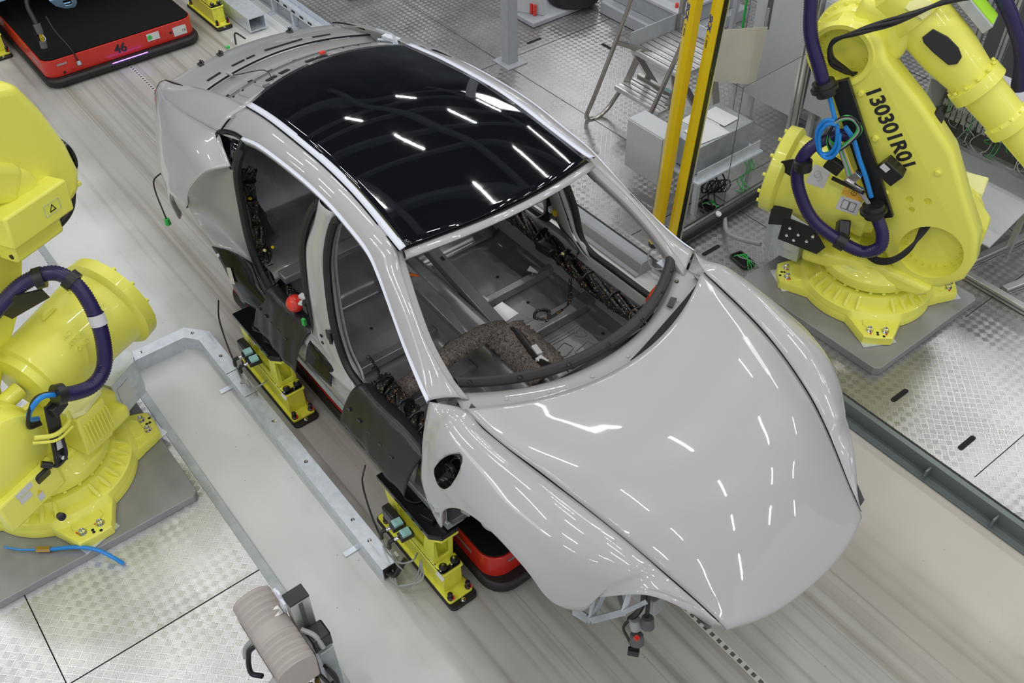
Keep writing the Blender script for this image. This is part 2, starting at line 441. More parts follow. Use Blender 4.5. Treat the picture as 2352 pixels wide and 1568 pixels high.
    def sphere(s, c, r, n=16, sc=(1, 1, 1)):
        prof = [(-r * math.cos(math.pi * i / (n // 2)) * sc[2], max(1e-6, r * math.sin(math.pi * i / (n // 2))) if 0 < i < n // 2 else 1e-6) for i in range(n // 2 + 1)]
        return s.lathe(c, (0, 0, 1), prof, n)
    def mirrored(s):
        m = MB(); m.v = [(x, -y, z) for x, y, z in s.v]; m.f = [tuple(reversed(f)) for f in s.f]; return m
    def xf(s, M):
        s.v = [tuple(M @ Vector(p)) for p in s.v]; return s
    def build(s, name, material, parent=None, smooth=True, bevel=0.0, solid=0.0, soff=-1.0, seg=2, angle=35, label=None, sub=0):
        me = bpy.data.meshes.new(name); me.from_pydata(s.v, [], s.f); me.validate()
        o = bpy.data.objects.new(name, me); COL.objects.link(o)
        me.materials.append(MATS[material] if isinstance(material, str) else material)
        if smooth:
            for p in me.polygons: p.use_smooth = True
            try: me.set_sharp_from_angle(angle=math.radians(angle))
            except Exception: pass
        if solid:
            md = o.modifiers.new('solid', 'SOLIDIFY'); md.thickness = solid; md.offset = soff
        if bevel:
            md = o.modifiers.new('bevel', 'BEVEL'); md.width = bevel; md.segments = seg; md.limit_method = 'ANGLE'; md.angle_limit = math.radians(40)
        if sub:
            md = o.modifiers.new('sub', 'SUBSURF'); md.levels = sub; md.render_levels = sub
        if parent is not None: o.parent = parent
        if label: o['label'] = label
        return o

def thing(name, label, cat, loc=(0, 0, 0), rz=0.0, group=None):
    o = bpy.data.objects.new(name, None); COL.objects.link(o); o.empty_display_size = 0.1
    o.location = loc; o.rotation_euler = (0, 0, rz); o['label'] = label; o['category'] = cat
    if group: o['group'] = group
    return o
def tag(o, label, cat, group=None):
    o['label'] = label; o['category'] = cat
    if group: o['group'] = group
    return o
def struct(o): o['kind'] = 'structure'; return o
def text(s, size, M, material, parent, ext=0.0006, name='lettering', bold=0.0):
    c = bpy.data.curves.new(name, 'FONT'); c.body = s; c.size = size; c.extrude = ext; c.offset = bold
    c.align_x = 'CENTER'; c.align_y = 'CENTER'
    c.materials.append(MATS[material]); o = bpy.data.objects.new(name, c); COL.objects.link(o)
    dg = bpy.context.evaluated_depsgraph_get(); dg.update()
    me = bpy.data.meshes.new_from_object(o.evaluated_get(dg)); bpy.data.objects.remove(o, do_unlink=True)
    o = bpy.data.objects.new(name, me); COL.objects.link(o)
    o.parent = parent; o.matrix_local = M
    return o
def frame(origin, x, y):
    """4x4 with local x,y axes; z = x cross y"""
    x = Vector(x).normalized(); y = Vector(y); z = x.cross(y).normalized(); y = z.cross(x)
    M_ = Matrix.Identity(4)
    for i in range(3): M_[i][0] = x[i]; M_[i][1] = y[i]; M_[i][2] = z[i]; M_[i][3] = origin[i]
    return M_
def circ(cx, cy, r, n, a0=0.0): return [(cx + r * math.cos(a0 + 2 * math.pi * i / n), cy + r * math.sin(a0 + 2 * math.pi * i / n)) for i in range(n)]
def rrect(w_, h_, r, n=5, cx=0, cy=0):
    out = []
    for (sx, sy, a) in ((1, 1, 0), (-1, 1, 90), (-1, -1, 180), (1, -1, 270)):
        for k in range(n + 1):
            an = math.radians(a + 90 * k / n); out.append((cx + sx * (w_ / 2 - r) + r * math.cos(an), cy + sy * (h_ / 2 - r) + r * math.sin(an)))
    return out
# ================================================================ SETTING
ZR = 0.08     # height of the raised plate floor on the right
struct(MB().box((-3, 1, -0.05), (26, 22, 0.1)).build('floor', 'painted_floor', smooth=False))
struct(MB().box((-3.75, -4.6, 0.0), (20.5, 6.0, 0.02)).build('floor_plate_left', 'checker_bright', smooth=False))
struct(MB().box((-3.75, -1.575, 0.004), (20.5, 0.05, 0.022)).build('trim_1', 'galv_dull', smooth=False, bevel=0.002))
struct(MB().box((-3.5, 6.85, ZR / 2), (21, 10.2, ZR)).build('floor_plate_right', 'checker_grey', smooth=False))
# plate joints in the left floor
jl = MB()
for x in (-0.62,): jl.box((x, -3.2, 0.0105), (0.006, 3.2, 0.002))
jl.box((0.2, -2.63, 0.0105), (2.9, 0.006, 0.002))
struct(jl.build('trim_2', 'dark_void', smooth=False))
jr = MB()
for x in (-6.6, -4.0, -1.40, 1.39, 0.60): jr.box((x, 4.4 if x != 0.6 else 3.9, ZR + 0.0005), (0.005, 5.2 if x != .6 else 2.0, 0.002))
for y in (2.62, 3.95, 5.3): jr.box((-3.2, y, ZR + 0.0005), (8.6 if y > 2.7 else 5.2, 0.005, 0.002))
struct(jr.build('trim_3', 'dark_void', smooth=False))
# grip slots cut in the right-hand plates
n_ = 4
for (x, y, l, a) in ((0.755, 1.99, .15, 90), (1.22, 1.98, .15, 90), (-4.12, 3.1, .17, 90), (-2.53, 4.09, .17, 0), (-0.92, 2.12, .17, 90), (-0.35, 1.98, .15, 90), (1.45, 2.6, .15, 90), (-3.6, 3.55, .15, 0)):
    b_ = MB().prism(rrect(.032, l, .0155, 6), 0, .003, Matrix.Translation((x, y, ZR)) @ Matrix.Rotation(math.radians(a - 90), 4, 'Z'))
    struct(b_.build('trim_%d' % n_, 'dark_void', smooth=False)); n_ += 1
# channel and kerb along the lane
ch = MB()
prof = [(1.57, 0.0), (1.57, 0.015), (1.60, 0.02), (1.615, 0.095), (1.635, 0.105), (1.71, 0.105), (1.725, ZR), (1.725, 0.0)]
ch.prism(prof, 0, 5.9, Matrix(((0, 0, 1, -7.0), (1, 0, 0, 0), (0, 1, 0, 0), (0, 0, 0, 1))))
struct(ch.build('trim_%d' % n_, 'pedestal_grey', smooth=False, bevel=.004)); n_ += 1
ch = MB(); ch.box((1.35, 1.69, .055), (4.6, .035, .11)); ch.box((1.35, 1.66, .008), (4.6, .09, .012))
for x in (-.5, .4, 1.2, 1.62, 2.3): ch.box((x, 1.655, .05), (.012, .07, .07))
struct(ch.build('trim_%d' % n_, 'rail_grey_green', smooth=False, bevel=.002)); n_ += 1
# coded guide tape on the lane
tp = MB().box((-2.5, 0, 0.0012), (14, .036, .0016))
tag(tp.build('guide_tape', 'floor_code_tape', smooth=False), 'pale guide tape with small dark square marks running along the vehicle lane', 'floor tape')
# dark hall ceiling high above, only seen mirrored
struct(MB().box((-17.5, 1, 4.5), (.2, 30, 9.2)).build('wall_back', 'hall_wall', smooth=False))
struct(MB().box((-3, 14.5, 4.5), (34, .2, 9.2)).build('wall_right', 'hall_wall', smooth=False))
cl = MB()
for i in range(14): cl.box((-16 + i * 2.2, 1, 8.95), (.18, 28, .35))
for i in range(5): cl.box((-3, -10 + i * 5.2, 8.65), (32, .3, .25))
struct(cl.build('trim_roof_beams', 'truss_grey', smooth=False))
struct(MB().box((-3, 1, 9.2), (34, 30, .1)).build('ceiling', 'ceiling_dark', smooth=False))

# ================================================================ CAR
car = thing('car_body', 'light grey unfinished car body without doors, windscreen or bumpers, standing over yellow supports', 'car', (-0.9, 0, 0))
CX = -0.9
_cb = MB.build
def CUT(ob, cutters):
    for c in cutters:
        md = ob.modifiers.new('b', 'BOOLEAN'); md.operation = 'DIFFERENCE'; md.object = c; md.solver = 'EXACT'
    dg = bpy.context.evaluated_depsgraph_get(); dg.update()
    me = bpy.data.meshes.new_from_object(ob.evaluated_get(dg)); ob.modifiers.clear(); ob.data = me
    for c in cutters: bpy.data.objects.remove(c, do_unlink=True)
def cbuild(mb, *a, **k):
    mb.v = [(x - CX, y, z) for x, y, z in mb.v]
    return mb.build(*a, **k)
GY = [(.10, .729, 1.334), (.136, .725, 1.333), (.25, .718, 1.314), (.4, .70, 1.304), (.55, .673, 1.296), (.7, .644, 1.277), (.85, .609, 1.245), (1.0, .569, 1.198), (1.15, .520, 1.128), (1.3, .466, 1.045), (1.42, .429, .976), (1.5, .40, .93)]
def gap(x): return table(GY, x)
# ---- bonnet
def hood_net(inset=0.0):
    rows = []
    NU, NV = 14, 16
    crown = [(0, -.02), (.12, .012), (.3, .03), (.55, .036), (.75, .028), (.88, .006), (.95, -.012), (1, -.035)]
    for i in range(NU + 1):
        u = i / NU; r = []
        xs = .136 + u * 1.284; gy, gz = gap(xs); cr = table(crown, u)[0]
        for j in range(NV + 1):
            t = -1 + 2 * j / NV
            k = 1 - t * t; k2 = 1 - abs(t) ** 2.4
            xr = .136 + .225 * k; xf = 1.42 + .07 * k2
            x = xr + (xf - xr) * u
            y = t * (gy - .004)
            # raised wings beside a lower middle
            wing = .007 * math.exp(-((abs(t) - .72) / .16) ** 2) * math.sin(math.pi * u) ** 1.5
            z = gz - .006 * math.exp(-((abs(t) - 1) / .02) ** 2) + cr * k2 + wing
            r.append((x, y, z))
        rows.append(r)
    r = [(x + .012 * (1 - .2 * abs(y)), y * .985, z - .02) for x, y, z in rows[-1]]; rows.append(r)
    r = [(x - .01, y, z - .022) for x, y, z in r]; rows.append(r)
    return rows
hood = cbuild(MB().patch(hood_net(), 3, 3), 'bonnet', 'car_paint', car, angle=50, solid=.004)
# badge recess: a small crest-shaped hollow with two pin holes
def hood_z(x, y):
    rows = hood_net(); best = None
    for r in rows[:-2]:
        for p in r:
            d = (p[0] - x) ** 2 + (p[1] - y) ** 2
            if best is None or d < best[0]: best = (d, p[2])
    return best[1]
crest = [(-.052, .0), (-.05, .03), (-.042, .040), (.0, .036), (.028, .024), (.045, .0), (.028, -.024), (.0, -.036), (-.042, -.040), (-.05, -.03)]
cM = frame((1.372, 0, 1.040), (.84, 0, -.54), (0, 1, 0))
bd = MB().ringprism([(x, y) for x, y in crest], [(x * .90, y * .88) for x, y in crest], -.004, .0012, cM)
cbuild(bd, 'badge_recess', 'car_paint', car, bevel=.001)
bh = MB()
for y in (-.012, .014): bh.cyl(cM @ Vector((-.002, y, -.003)), cM @ Vector((-.002, y, .0015)), .0032, n=10)
cbuild(bh, 'badge_pin_hole', 'dark_void', car)
# dark rain channels under the bonnet edges
for s in (-1, 1):
    rows = []
    for i in range(20):
        x = .12 + i * 1.27 / 19; gy, gz = gap(x); rows.append([(x, s * (gy - .05), gz - .012), (x, s * (gy - .03), gz - .045), (x, s * (gy + .03), gz - .045), (x, s * (gy + .05), gz - .012)])
    cbuild(MB().grid(rows), 'rain_channel', 'cabinet_dark', car)
# ---- front wings
F = [
 [(-.005, .812, 1.318), (.025, .857, 1.262), (.055, .90, 1.186), (.066, .925, 1.07), (.07, .942, .953), (.105, .946, .84), (.165, .944, .75)],
 [(.136, .728, 1.333), (.14, .80, 1.336), (.14, .87, 1.29), (.14, .918, 1.20), (.14, .945, 1.05), (.155, .952, .88), (.205, .947, .745)],
 [(.255, .721, 1.314), (.26, .80, 1.336), (.27, .88, 1.29), (.27, .92, 1.21), (.27, .945, 1.12), (.262, .957, 1.02), (.262, .960, .935)],
 [(.40, .703, 1.304), (.41, .79, 1.33), (.41, .875, 1.285), (.41, .92, 1.225), (.41, .943, 1.18), (.41, .953, 1.14), (.41, .958, 1.106)],
 [(.60, .669, 1.29), (.60, .76, 1.315), (.60, .85, 1.275), (.61, .90, 1.23), (.61, .925, 1.20), (.61, .938, 1.18), (.61, .946, 1.16)],
 [(.80, .624, 1.257), (.80, .72, 1.285), (.80, .82, 1.25), (.80, .875, 1.19), (.80, .905, 1.15), (.80, .918, 1.13), (.80, .925, 1.105)],
 [(.97, .580, 1.21), (.96, .67, 1.235), (.95, .77, 1.20), (.94, .83, 1.13), (.935, .87, 1.06), (.93, .885, 1.02), (.925, .89, .985)],
 [(1.09, .543, 1.158), (1.08, .62, 1.18), (1.06, .70, 1.15), (1.045, .755, 1.08), (1.03, .795, 1.0), (1.015, .80, .945), (.995, .785, .89)],
 [(1.13, .53, 1.137), (1.115, .60, 1.155), (1.095, .665, 1.145), (1.075, .71, 1.105), (1.06, .735, 1.075), (1.045, .75, 1.045), (1.03, .76, 1.01)],
 [(1.17, .516, 1.115), (1.15, .57, 1.13), (1.13, .62, 1.13), (1.115, .66, 1.115), (1.10, .69, 1.095), (1.085, .715, 1.075), (1.07, .737, 1.05)],
 [(1.25, .487, 1.07), (1.235, .515, 1.085), (1.22, .545, 1.095), (1.21, .57, 1.098), (1.20, .59, 1.098), (1.19, .61, 1.096), (1.175, .63, 1.09)],
 [(1.33, .459, 1.025), (1.32, .475, 1.035), (1.315, .49, 1.042), (1.305, .505, 1.046), (1.30, .515, 1.048), (1.29, .53, 1.05), (1.281, .54, 1.05)],
 [(1.42, .433, .974), (1.415, .437, .97), (1.41, .44, .965), (1.405, .443, .96), (1.40, .446, .955), (1.395, .449, .95), (1.39, .452, .945)],
]
for s, nm in ((-1, 'front_wing'), (1, 'front_wing')):
    rows = [[(x, y * s, z) for x, y, z in r] for r in F]
    # turn the edges in so the sheet reads as folded metal
    rows = [r + [(r[-1][0], r[-1][1] - s * .02, r[-1][2] + .004), (r[-1][0], r[-1][1] - s * .03, r[-1][2] + .02)] for r in rows]
    wing = MB().patch(rows, 6, 4)
    if s < 0:
        pass
    ob = cbuild(wing, nm, 'car_paint', car, angle=60, solid=.003)
    if s < 0:
        # the charging port opening
        el = [(.268 + .060 * math.cos(2 * math.pi * k / 40) + .112 * math.sin(2 * math.pi * k / 40) * .35, 1.185 + .112 * math.sin(2 * math.pi * k / 40)) for k in range(40)]
        CUT(ob, [cbuild(MB().prism(el, .83, 1.02, Matrix(((1, 0, 0, 0), (0, 0, -1, 0), (0, 1, 0, 0), (0, 0, 0, 1)))), 'cutter', 'dark_void', car)])
# ---- charging port bowl (right-hand wing)
pt = MB(); ppts = []
rows = []
for k, (sc, dy) in enumerate(((1.0, -.001), (.99, -.012), (.95, -.03), (.86, -.05), (.7, -.062), (.02, -.064))):
    r = []
    for i in range(33):
        a = 2 * math.pi * i / 32; dz = .112 * math.sin(a) * sc; dx = .060 * math.cos(a) * sc
        x = .268 + dx + dz * .35; z = 1.185 + dz
        ysurf = -(.944 - max(0, z - 1.16) * .42 - max(0, .19 - x) * .1)
        r.append((x, ysurf - dy, z))
    rows.append(r)
pt.grid(rows)
port = cbuild(pt, 'charging_port', 'gloss_black', car, angle=50)
sk = MB()
sk.lathe((.262, -.885, 1.175), (0, -1, -.05), [(0, .036), (.02, .036), (.02, .030), (.008, .028)], 24)
for (dx, dz) in ((0, .014), (.014, 0), (-.014, 0), (.009, -.014), (-.009, -.014)): sk.cyl((.262 + dx, -.885, 1.175 + dz), (.262 + dx, -.908, 1.175 + dz), .004, n=8)
sk = cbuild(sk, 'charging_socket', 'plastic_black', car)
# ---- roof side rails and screen pillars
K = [((.06, .690, 1.312), (-.008, .812, 1.318)), ((-.05, .695, 1.362), (-.108, .790, 1.345)), ((-.2, .685, 1.450), (-.27, .752, 1.42)), ((-.35, .650, 1.545), (-.426, .712, 1.513)),
     ((-.5, .602, 1.634), (-.553, .682, 1.598)), ((-.6, .570, 1.705), (-.667, .662, 1.657)), ((-.85, .553, 1.742), (-.86, .652, 1.692)), ((-1.05, .547, 1.764), (-1.05, .650, 1.718)),
     ((-1.3, .544, 1.771), (-1.31, .652, 1.722)), ((-1.69, .538, 1.748), (-1.69, .660, 1.695)), ((-1.91, .534, 1.722), (-1.91, .672, 1.645)), ((-2.1, .536, 1.692), (-2.13, .700, 1.578))]
trimL = [k[1] for k in K]
for s in (-1, 1):
    rows = []
    for I, T in K:
        I, T = np.array(I), np.array(T); n_up = np.array((0, .35, .93))
        m1 = I * .66 + T * .34 + n_up * .016; m2 = I * .3 + T * .7 + n_up * .015
        low = T + np.array((0, -.004, -.035)); inn = I + np.array((0, -.004, -.03)); under = T * .75 + I * .25 + np.array((0, 0, -.055))
        rows.append([tuple(p * np.array((1, s, 1))) for p in (inn, I, m1, m2, T, low, under)])
    cbuild(MB().patch(rows, 5, 3), 'roof_side_rail', 'car_paint', car, angle=50, solid=.003)
    # bright moulding along the door opening
    tr = catmull(trimL[:-1], 5)
    r = []
    for p in tr:
        r.append([(p[0], s * (p[1] - .004), p[2] + .010), (p[0], s * (p[1] + .010), p[2] + .003), (p[0], s * (p[1] + .008), p[2] - .012)])
    cbuild(MB().grid(r), 'window_moulding', 'bright_trim', car, solid=.002)
    # bright strip beside the glass roof
    st = [I for I, T in K[5:]]; st = [(-.525, .577, 1.700)] + st
    st = catmull(st, 4); r = []
    for p in st: r.append([(p[0], s * (p[1] + .002), p[2] + .014), (p[0], s * (p[1] - .033), p[2] + .020)])
    cbuild(MB().grid(r), 'roof_strip', 'bright_trim', car, solid=.004)
    r = [[(p[0], s * (p[1] + .008), p[2] + .0085), (p[0], s * (p[1] - .002), p[2] + .006)] for p in st]
    cbuild(MB().grid(r), 'roof_strip_seal', 'gloss_black', car)
# ---- glass roof
ST = [(-2.2, .538, 1.675), (-2.1, .536, 1.692), (-2.0, .534, 1.708), (-1.8, .535, 1.735), (-1.6, .54, 1.754), (-1.4, .543, 1.769), (-1.2, .545, 1.770), (-1.0, .548, 1.761), (-.8, .555, 1.737), (-.6, .568, 1.706), (-.5, .578, 1.69)]
rows = []
for i in range(25):
    u = i / 24; r = []
    for j in range(17):
        t = -1 + j / 8; k = 1 - t * t
        xr, xf = -2.11 - .09 * k, -.535 + .10 * k
        x = xr + (xf - xr) * u; xs = -2.11 + (1.575) * u
        y_, z_ = table(ST, xs)
        r.append((x, t * (y_ - .030), z_ + .014 + (.048) * (1 - abs(t) ** 2.2)))
    rows.append(r)
cbuild(MB().patch(rows, 2, 2), 'glass_roof', 'roof_glass', car, solid=.005)
front_edge = rows[-1]; rear_edge = rows[0]
hd = MB()
rr = []
for (x, y, z) in front_edge:
    rr.append([(x - .01, y, z - .010), (x + .008, y, z - .010), (x + .012, y * 1.01, z - .014)])
cbuild(MB().grid(rr), 'glass_seal', 'rubber_black', car, solid=.004)
rr = []
for (x, y, z) in front_edge:
    k = 1 - (y / .56) ** 2
    rr.append([(x + .008, y * 1.02, z - .012), (x + .034, y * 1.035, z - .026), (x + .038, y * 1.035, z - .036), (x + .018, y * 1.035, z - .060), (x - .05, y * 1.03, z - .075)])
hdr = cbuild(MB().grid(rr), 'windscreen_header', 'car_paint', car, angle=50, solid=.003)
# inner pillar flanges around the windscreen opening
for s in (-1, 1):
    rows = []
    for I, T in K[:6]:
        I = np.array(I)
        rows.append([tuple(np.array(p) * np.array((1, s, 1))) for p in (I + (0, 0, -.004), I + (.012, -.016, -.010), I + (.018, -.030, -.014), I + (.01, -.034, -.03), I + (-.03, -.02, -.06))])
    cbuild(MB().patch(rows, 5, 2), 'windscreen_flange', 'car_paint_inner', car, angle=40, solid=.003)
# ---- cowl and its foam seal
def cowl_pt(t, off=0.0, dz=0.0):
    """t -1..1 across; the aperture's lower edge"""
    k = 1 - abs(t) ** 2.2
    return (-.02 + .255 * k + off, t * .69, 1.315 - .012 * k + dz)
rows = []
for j in range(25):
    t = -1 + j / 12; k = 1 - t * t
    hx = .136 + .225 * k
    a = cowl_pt(t); w_ = hx - a[0]
    rows.append([(a[0] - .03, a[1], a[2] - .11), (a[0] - .005, a[1], a[2] - .045), (a[0] + .02, a[1], a[2] - .022), (a[0] + w_ * .45, a[1] * 1.02, a[2] - .018), (a[0] + w_ * .8, a[1] * 1.04, a[2] - .022), (hx + .01, a[1] * 1.055, a[2] - .02), (hx + .06, a[1] * 1.055, a[2] - .09)])
cbuild(MB().patch(rows, 3, 3), 'cowl_panel', 'car_paint_inner', car, angle=40, solid=.003)
rows = []
for j in range(25):
    t = -1 + j / 12; p = cowl_pt(t * .96)
    r = []
    for k in range(11):
        a = 2 * math.pi * k / 10
        wd = .040 + .018 * (t + 1) / 2
        r.append((p[0] - .022 + wd * .72 * math.cos(a) * .8, p[1], p[2] + .012 + .028 * math.sin(a)))
    rows.append(r)
fm = cbuild(MB().patch(rows, 3, 1), 'cowl_foam_seal', 'foam_black', car)
for t in (-.9, -.62, -.3, .02, .36, .66, .86):
    p = cowl_pt(t); cbuild(MB().lathe((p[0] + .0, p[1], p[2] + .030), (.3, 0, 1), [(0, .011), (.004, .011), (.007, .006), (.009, .002)], 12), 'foam_clip', 'gloss_black', car)
for t in (-.75, -.5, -.2, .1, .3, .5, .72): 
    p = cowl_pt(t); cbuild(MB().lathe((p[0] + .075, p[1] * 1.02, p[2] - .02), (.1, 0, 1), [(0, .010), (.004, .009), (.008, .003)], 12), 'cowl_stud', 'car_paint', car)
cbuild(MB().box((.185, .47, 1.302), (.070, .030, .004), math.radians(-62)), 'cowl_label', 'gloss_black', car)
rows = []
for j in range(22):
    t = .05 + j * .85 / 21; k = 1 - t * t; hx = .136 + .225 * k; w_ = .035 * math.sin(math.pi * (t - .05) / .85) + .004
    rows.append([(hx - w_, t * .729, 1.322 - .004 * k), (hx + .012, t * .729, 1.318 - .004 * k)])
cbuild(MB().grid(rows), 'scuttle_gap', 'dark_void', car)
# black gap under the bonnet's rear edge, wide towards the far side
# ---- rear quarter
QU = [[(-2.1, .536, 1.692), (-2.13, .63, 1.65), (-2.15, .705, 1.578)],
      [(-2.4, .55, 1.64), (-2.4, .645, 1.605), (-2.4, .725, 1.54)],
      [(-2.7, .575, 1.56), (-2.7, .655, 1.54), (-2.7, .73, 1.49)],
      [(-3.0, .60, 1.462), (-3.0, .655, 1.455), (-2.98, .705, 1.43)],
      [(-3.21, .60, 1.397), (-3.22, .615, 1.393), (-3.23, .63, 1.388)]]
QL = [[(-1.885, .775, 1.53), (-1.98, .875, 1.49), (-2.06, .93, 1.40), (-2.15, .958, 1.29), (-2.19, .966, 1.20), (-2.23, .972, 1.150)],
      [(-2.03, .738, 1.552), (-2.12, .86, 1.50), (-2.2, .925, 1.40), (-2.25, .957, 1.30), (-2.29, .972, 1.22), (-2.31, .978, 1.160)],
      [(-2.15, .708, 1.577), (-2.23, .85, 1.505), (-2.31, .915, 1.40), (-2.36, .952, 1.29), (-2.385, .968, 1.21), (-2.41, .975, 1.136)],
      [(-2.3, .724, 1.556), (-2.36, .84, 1.49), (-2.42, .905, 1.39), (-2.46, .945, 1.27), (-2.48, .962, 1.19), (-2.50, .970, 1.10)],
      [(-2.6, .732, 1.508), (-2.63, .82, 1.45), (-2.64, .885, 1.35), (-2.65, .925, 1.20), (-2.65, .94, 1.08), (-2.63, .95, .955)],
      [(-2.92, .715, 1.445), (-2.9, .78, 1.39), (-2.87, .835, 1.28), (-2.84, .88, 1.12), (-2.80, .905, .98), (-2.68, .92, .80)],
      [(-3.23, .63, 1.388), (-3.2, .69, 1.34), (-3.14, .75, 1.22), (-3.06, .81, 1.08), (-2.96, .86, .92), (-2.8, .89, .76)]]
JO = [(-1.885, .775, 1.53), (-1.98, .875, 1.49), (-2.06, .93, 1.40), (-2.15, .958, 1.29), (-2.21, .966, 1.19), (-2.12, .962, 1.10), (-2.0, .955, 1.03), (-1.93, .94, .93)]
JI = [(-1.86, .765, 1.515), (-1.895, .760, 1.42), (-1.905, .765, 1.30), (-1.885, .778, 1.17), (-1.87, .788, 1.06), (-1.84, .797, .96), (-1.78, .803, .89), (-1.70, .805, .84)]
for s in (-1, 1):
    S3 = np.array((1, s, 1))
    cbuild(MB().patch([[tuple(np.array(p) * S3) for p in r] for r in QU], 6, 5), 'rear_pillar', 'car_paint', car, angle=60, solid=.003)
    q = [[tuple(np.array(p) * S3) for p in r] for r in QL]
    q = [r + [(r[-1][0], r[-1][1] - s * .03, r[-1][2] + .004)] for r in q]
    cbuild(MB().patch(q, 7, 5), 'rear_quarter', 'car_paint', car, angle=60, solid=.003)
    rows = []
    for a, b_ in zip(JO, JI):
        a, b_ = np.array(a) * S3, np.array(b_) * S3
        rows.append([tuple(a), tuple(a * .93 + b_ * .07 + np.array((0.004, -s * .012, 0))), tuple(a * .6 + b_ * .4 + np.array((-.01, -s * .035, 0))), tuple(a * .25 + b_ * .75 + np.array((-.005, -s * .02, 0))), tuple(b_)])
    cbuild(MB().patch(rows, 5, 4), 'rear_door_jamb', 'car_paint_inner', car, angle=60, solid=.003)
    # quarter window with its black frame
    tri = [(-1.90, .668, 1.645), (-2.0, .672, 1.628), (-2.10, .690, 1.60), (-2.15, .708, 1.568), (-2.08, .735, 1.540), (-1.97, .755, 1.525), (-1.885, .768, 1.515)]
    g = [tuple(np.array(p) * S3) for p in tri]
    gl = MB().add(g, [tuple(range(len(g)))]); cbuild(gl, 'quarter_window', 'roof_glass', car, solid=.004)
    cbuild(MB().tube([tuple(np.array(p) * S3 + np.array((0, s * .003, .004))) for p in tri], .014, 8, smooth=4), 'quarter_window_seal', 'gloss_black', car)
    cbuild(MB().tube([tuple(np.array(p) * S3) for p in ((-1.90, .672, 1.64), (-1.885, .72, 1.585), (-1.87, .768, 1.515))], .016, 8, smooth=3), 'window_divider', 'rubber_black', car)
# ---- rear deck: roof cross member, closing panel, boot lid
rows = []
Rf = {}
def rear(t, x0, bow, half, z0, crown): 
    k = 1 - t * t
    return (x0 - bow * k, t * half, z0 + crown * k)
lines = [(-2.115, .09, .536, 1.688, .040), (-2.17, .09, .545, 1.672, .040), (-2.34, .085, .555, 1.618, .042), (-2.40, .08, .56, 1.600, .044), (-2.425, .08, .565, 1.560, .045), (-2.56, .08, .575, 1.520, .05), (-2.66, .08, .585, 1.520, .05)]
def deck(ls, name, m_, nt_=25, pu=1, holes=None, par=car, solid=.003, angle=35):
    rows = [[rear(-1 + 2 * j / (nt_ - 1), *l) for j in range(nt_)] for l in ls]
    mb = MB().grid(rows)
    return cbuild(mb, name, m_, par, angle=angle, solid=solid)
cm = deck(lines[:4], 'rear_cross_member', 'car_paint')
deck(lines[3:], 'rear_closing_panel', 'car_paint_inner', angle=60)
lid = deck([(-2.685, .08, .585, 1.522, .052), (-2.70, .08, .59, 1.520, .052), (-2.80, .08, .592, 1.497, .05), (-2.95, .08, .596, 1.455, .045), (-3.07, .08, .598, 1.425, .04), (-3.14, .08, .598, 1.412, .04), (-3.17, .075, .595, 1.40, .035), (-3.18, .07, .59, 1.34, .03)], 'boot_lid', 'car_paint', solid=.004)
def on_lines(ls, t, u):
    """surface point and directions between the given lines"""
    i = min(int(u), len(ls) - 2); f = u - i
    a = np.array(rear(t, *ls[i])); b_ = np.array(rear(t, *ls[i + 1])); a2 = np.array(rear(t + .01, *ls[i])); b2 = np.array(rear(t + .01, *ls[i + 1]))
    p = a + (b_ - a) * f; p2 = a2 + (b2 - a2) * f
    return p, (b_ - a), (p2 - p)
def patch_mark(ls, t, u, wx, wy, mname, name, round_=False, par=car, lift=.0012):
    p, dx, dy = on_lines(ls, t, u); Mx = frame(p, dy, dx)
    if Mx[2][2] < 0: Mx = frame(p, dy, -dx)
    poly = circ(0, 0, wx / 2, 16) if round_ else rrect(wy, wx, min(wx, wy) * .2, 3)
    cbuild(MB().prism(poly, lift - .002, lift + .0006, Mx), name, mname, par, smooth=False)
l1 = lines[:4]
for t in (-.50, -.34, .02 - .03, .12): patch_mark(l1, t, 1.45, .046, .066, 'dark_void', 'access_hole', lift=.004)
for t in (-.9, -.78, .45, .62, -.62): patch_mark(l1, t, 2.0, .014, .014, 'dark_void', 'access_hole', True, lift=.004)
l2 = lines[3:]
for t in (-.85, -.55, -.3, 0, .3, .62): patch_mark(l2, t, 1.45, .022, .03, 'dark_void', 'panel_hole', lift=.004)
LL = [(-2.70, .08, .59, 1.520, .052), (-2.80, .08, .592, 1.497, .05), (-2.95, .08, .596, 1.455, .045)]
for t, wy in ((-.72, .10), (-.42, .09), (-.27, .06), (.12, .26), (.55, .12)): patch_mark(LL, t, .75, .022, wy, 'dark_void', 'lid_slot', lift=.005)
# ribs pressed into the cross member
for t in (-.86, -.66, -.42, -.2, .22, .38, .52):
    p, dx, dy = on_lines(l1, t, 1.0); q, _, _ = on_lines(l1, t + .015, 1.9)
    cbuild(MB().tube([tuple(p + np.array((0, 0, .002))), tuple(q + np.array((0, 0, .002)))], .006, 8), 'pressed_rib', 'car_paint', car)
# gap lines of the boot lid corner
for s in (-1, 1):
    cbuild(MB().tube([(-3.2, s * .602, 1.402), (-3.05, s * .606, 1.452), (-2.9, s * .600, 1.494), (-2.75, s * .592, 1.528)], .005, 6, smooth=4), 'lid_gap', 'dark_void', car)
cbuild(MB().tube([rear(-1 + j / 10, -2.672, .08, .587, 1.524, .052) for j in range(21)], .006, 6), 'lid_gap', 'dark_void', car)
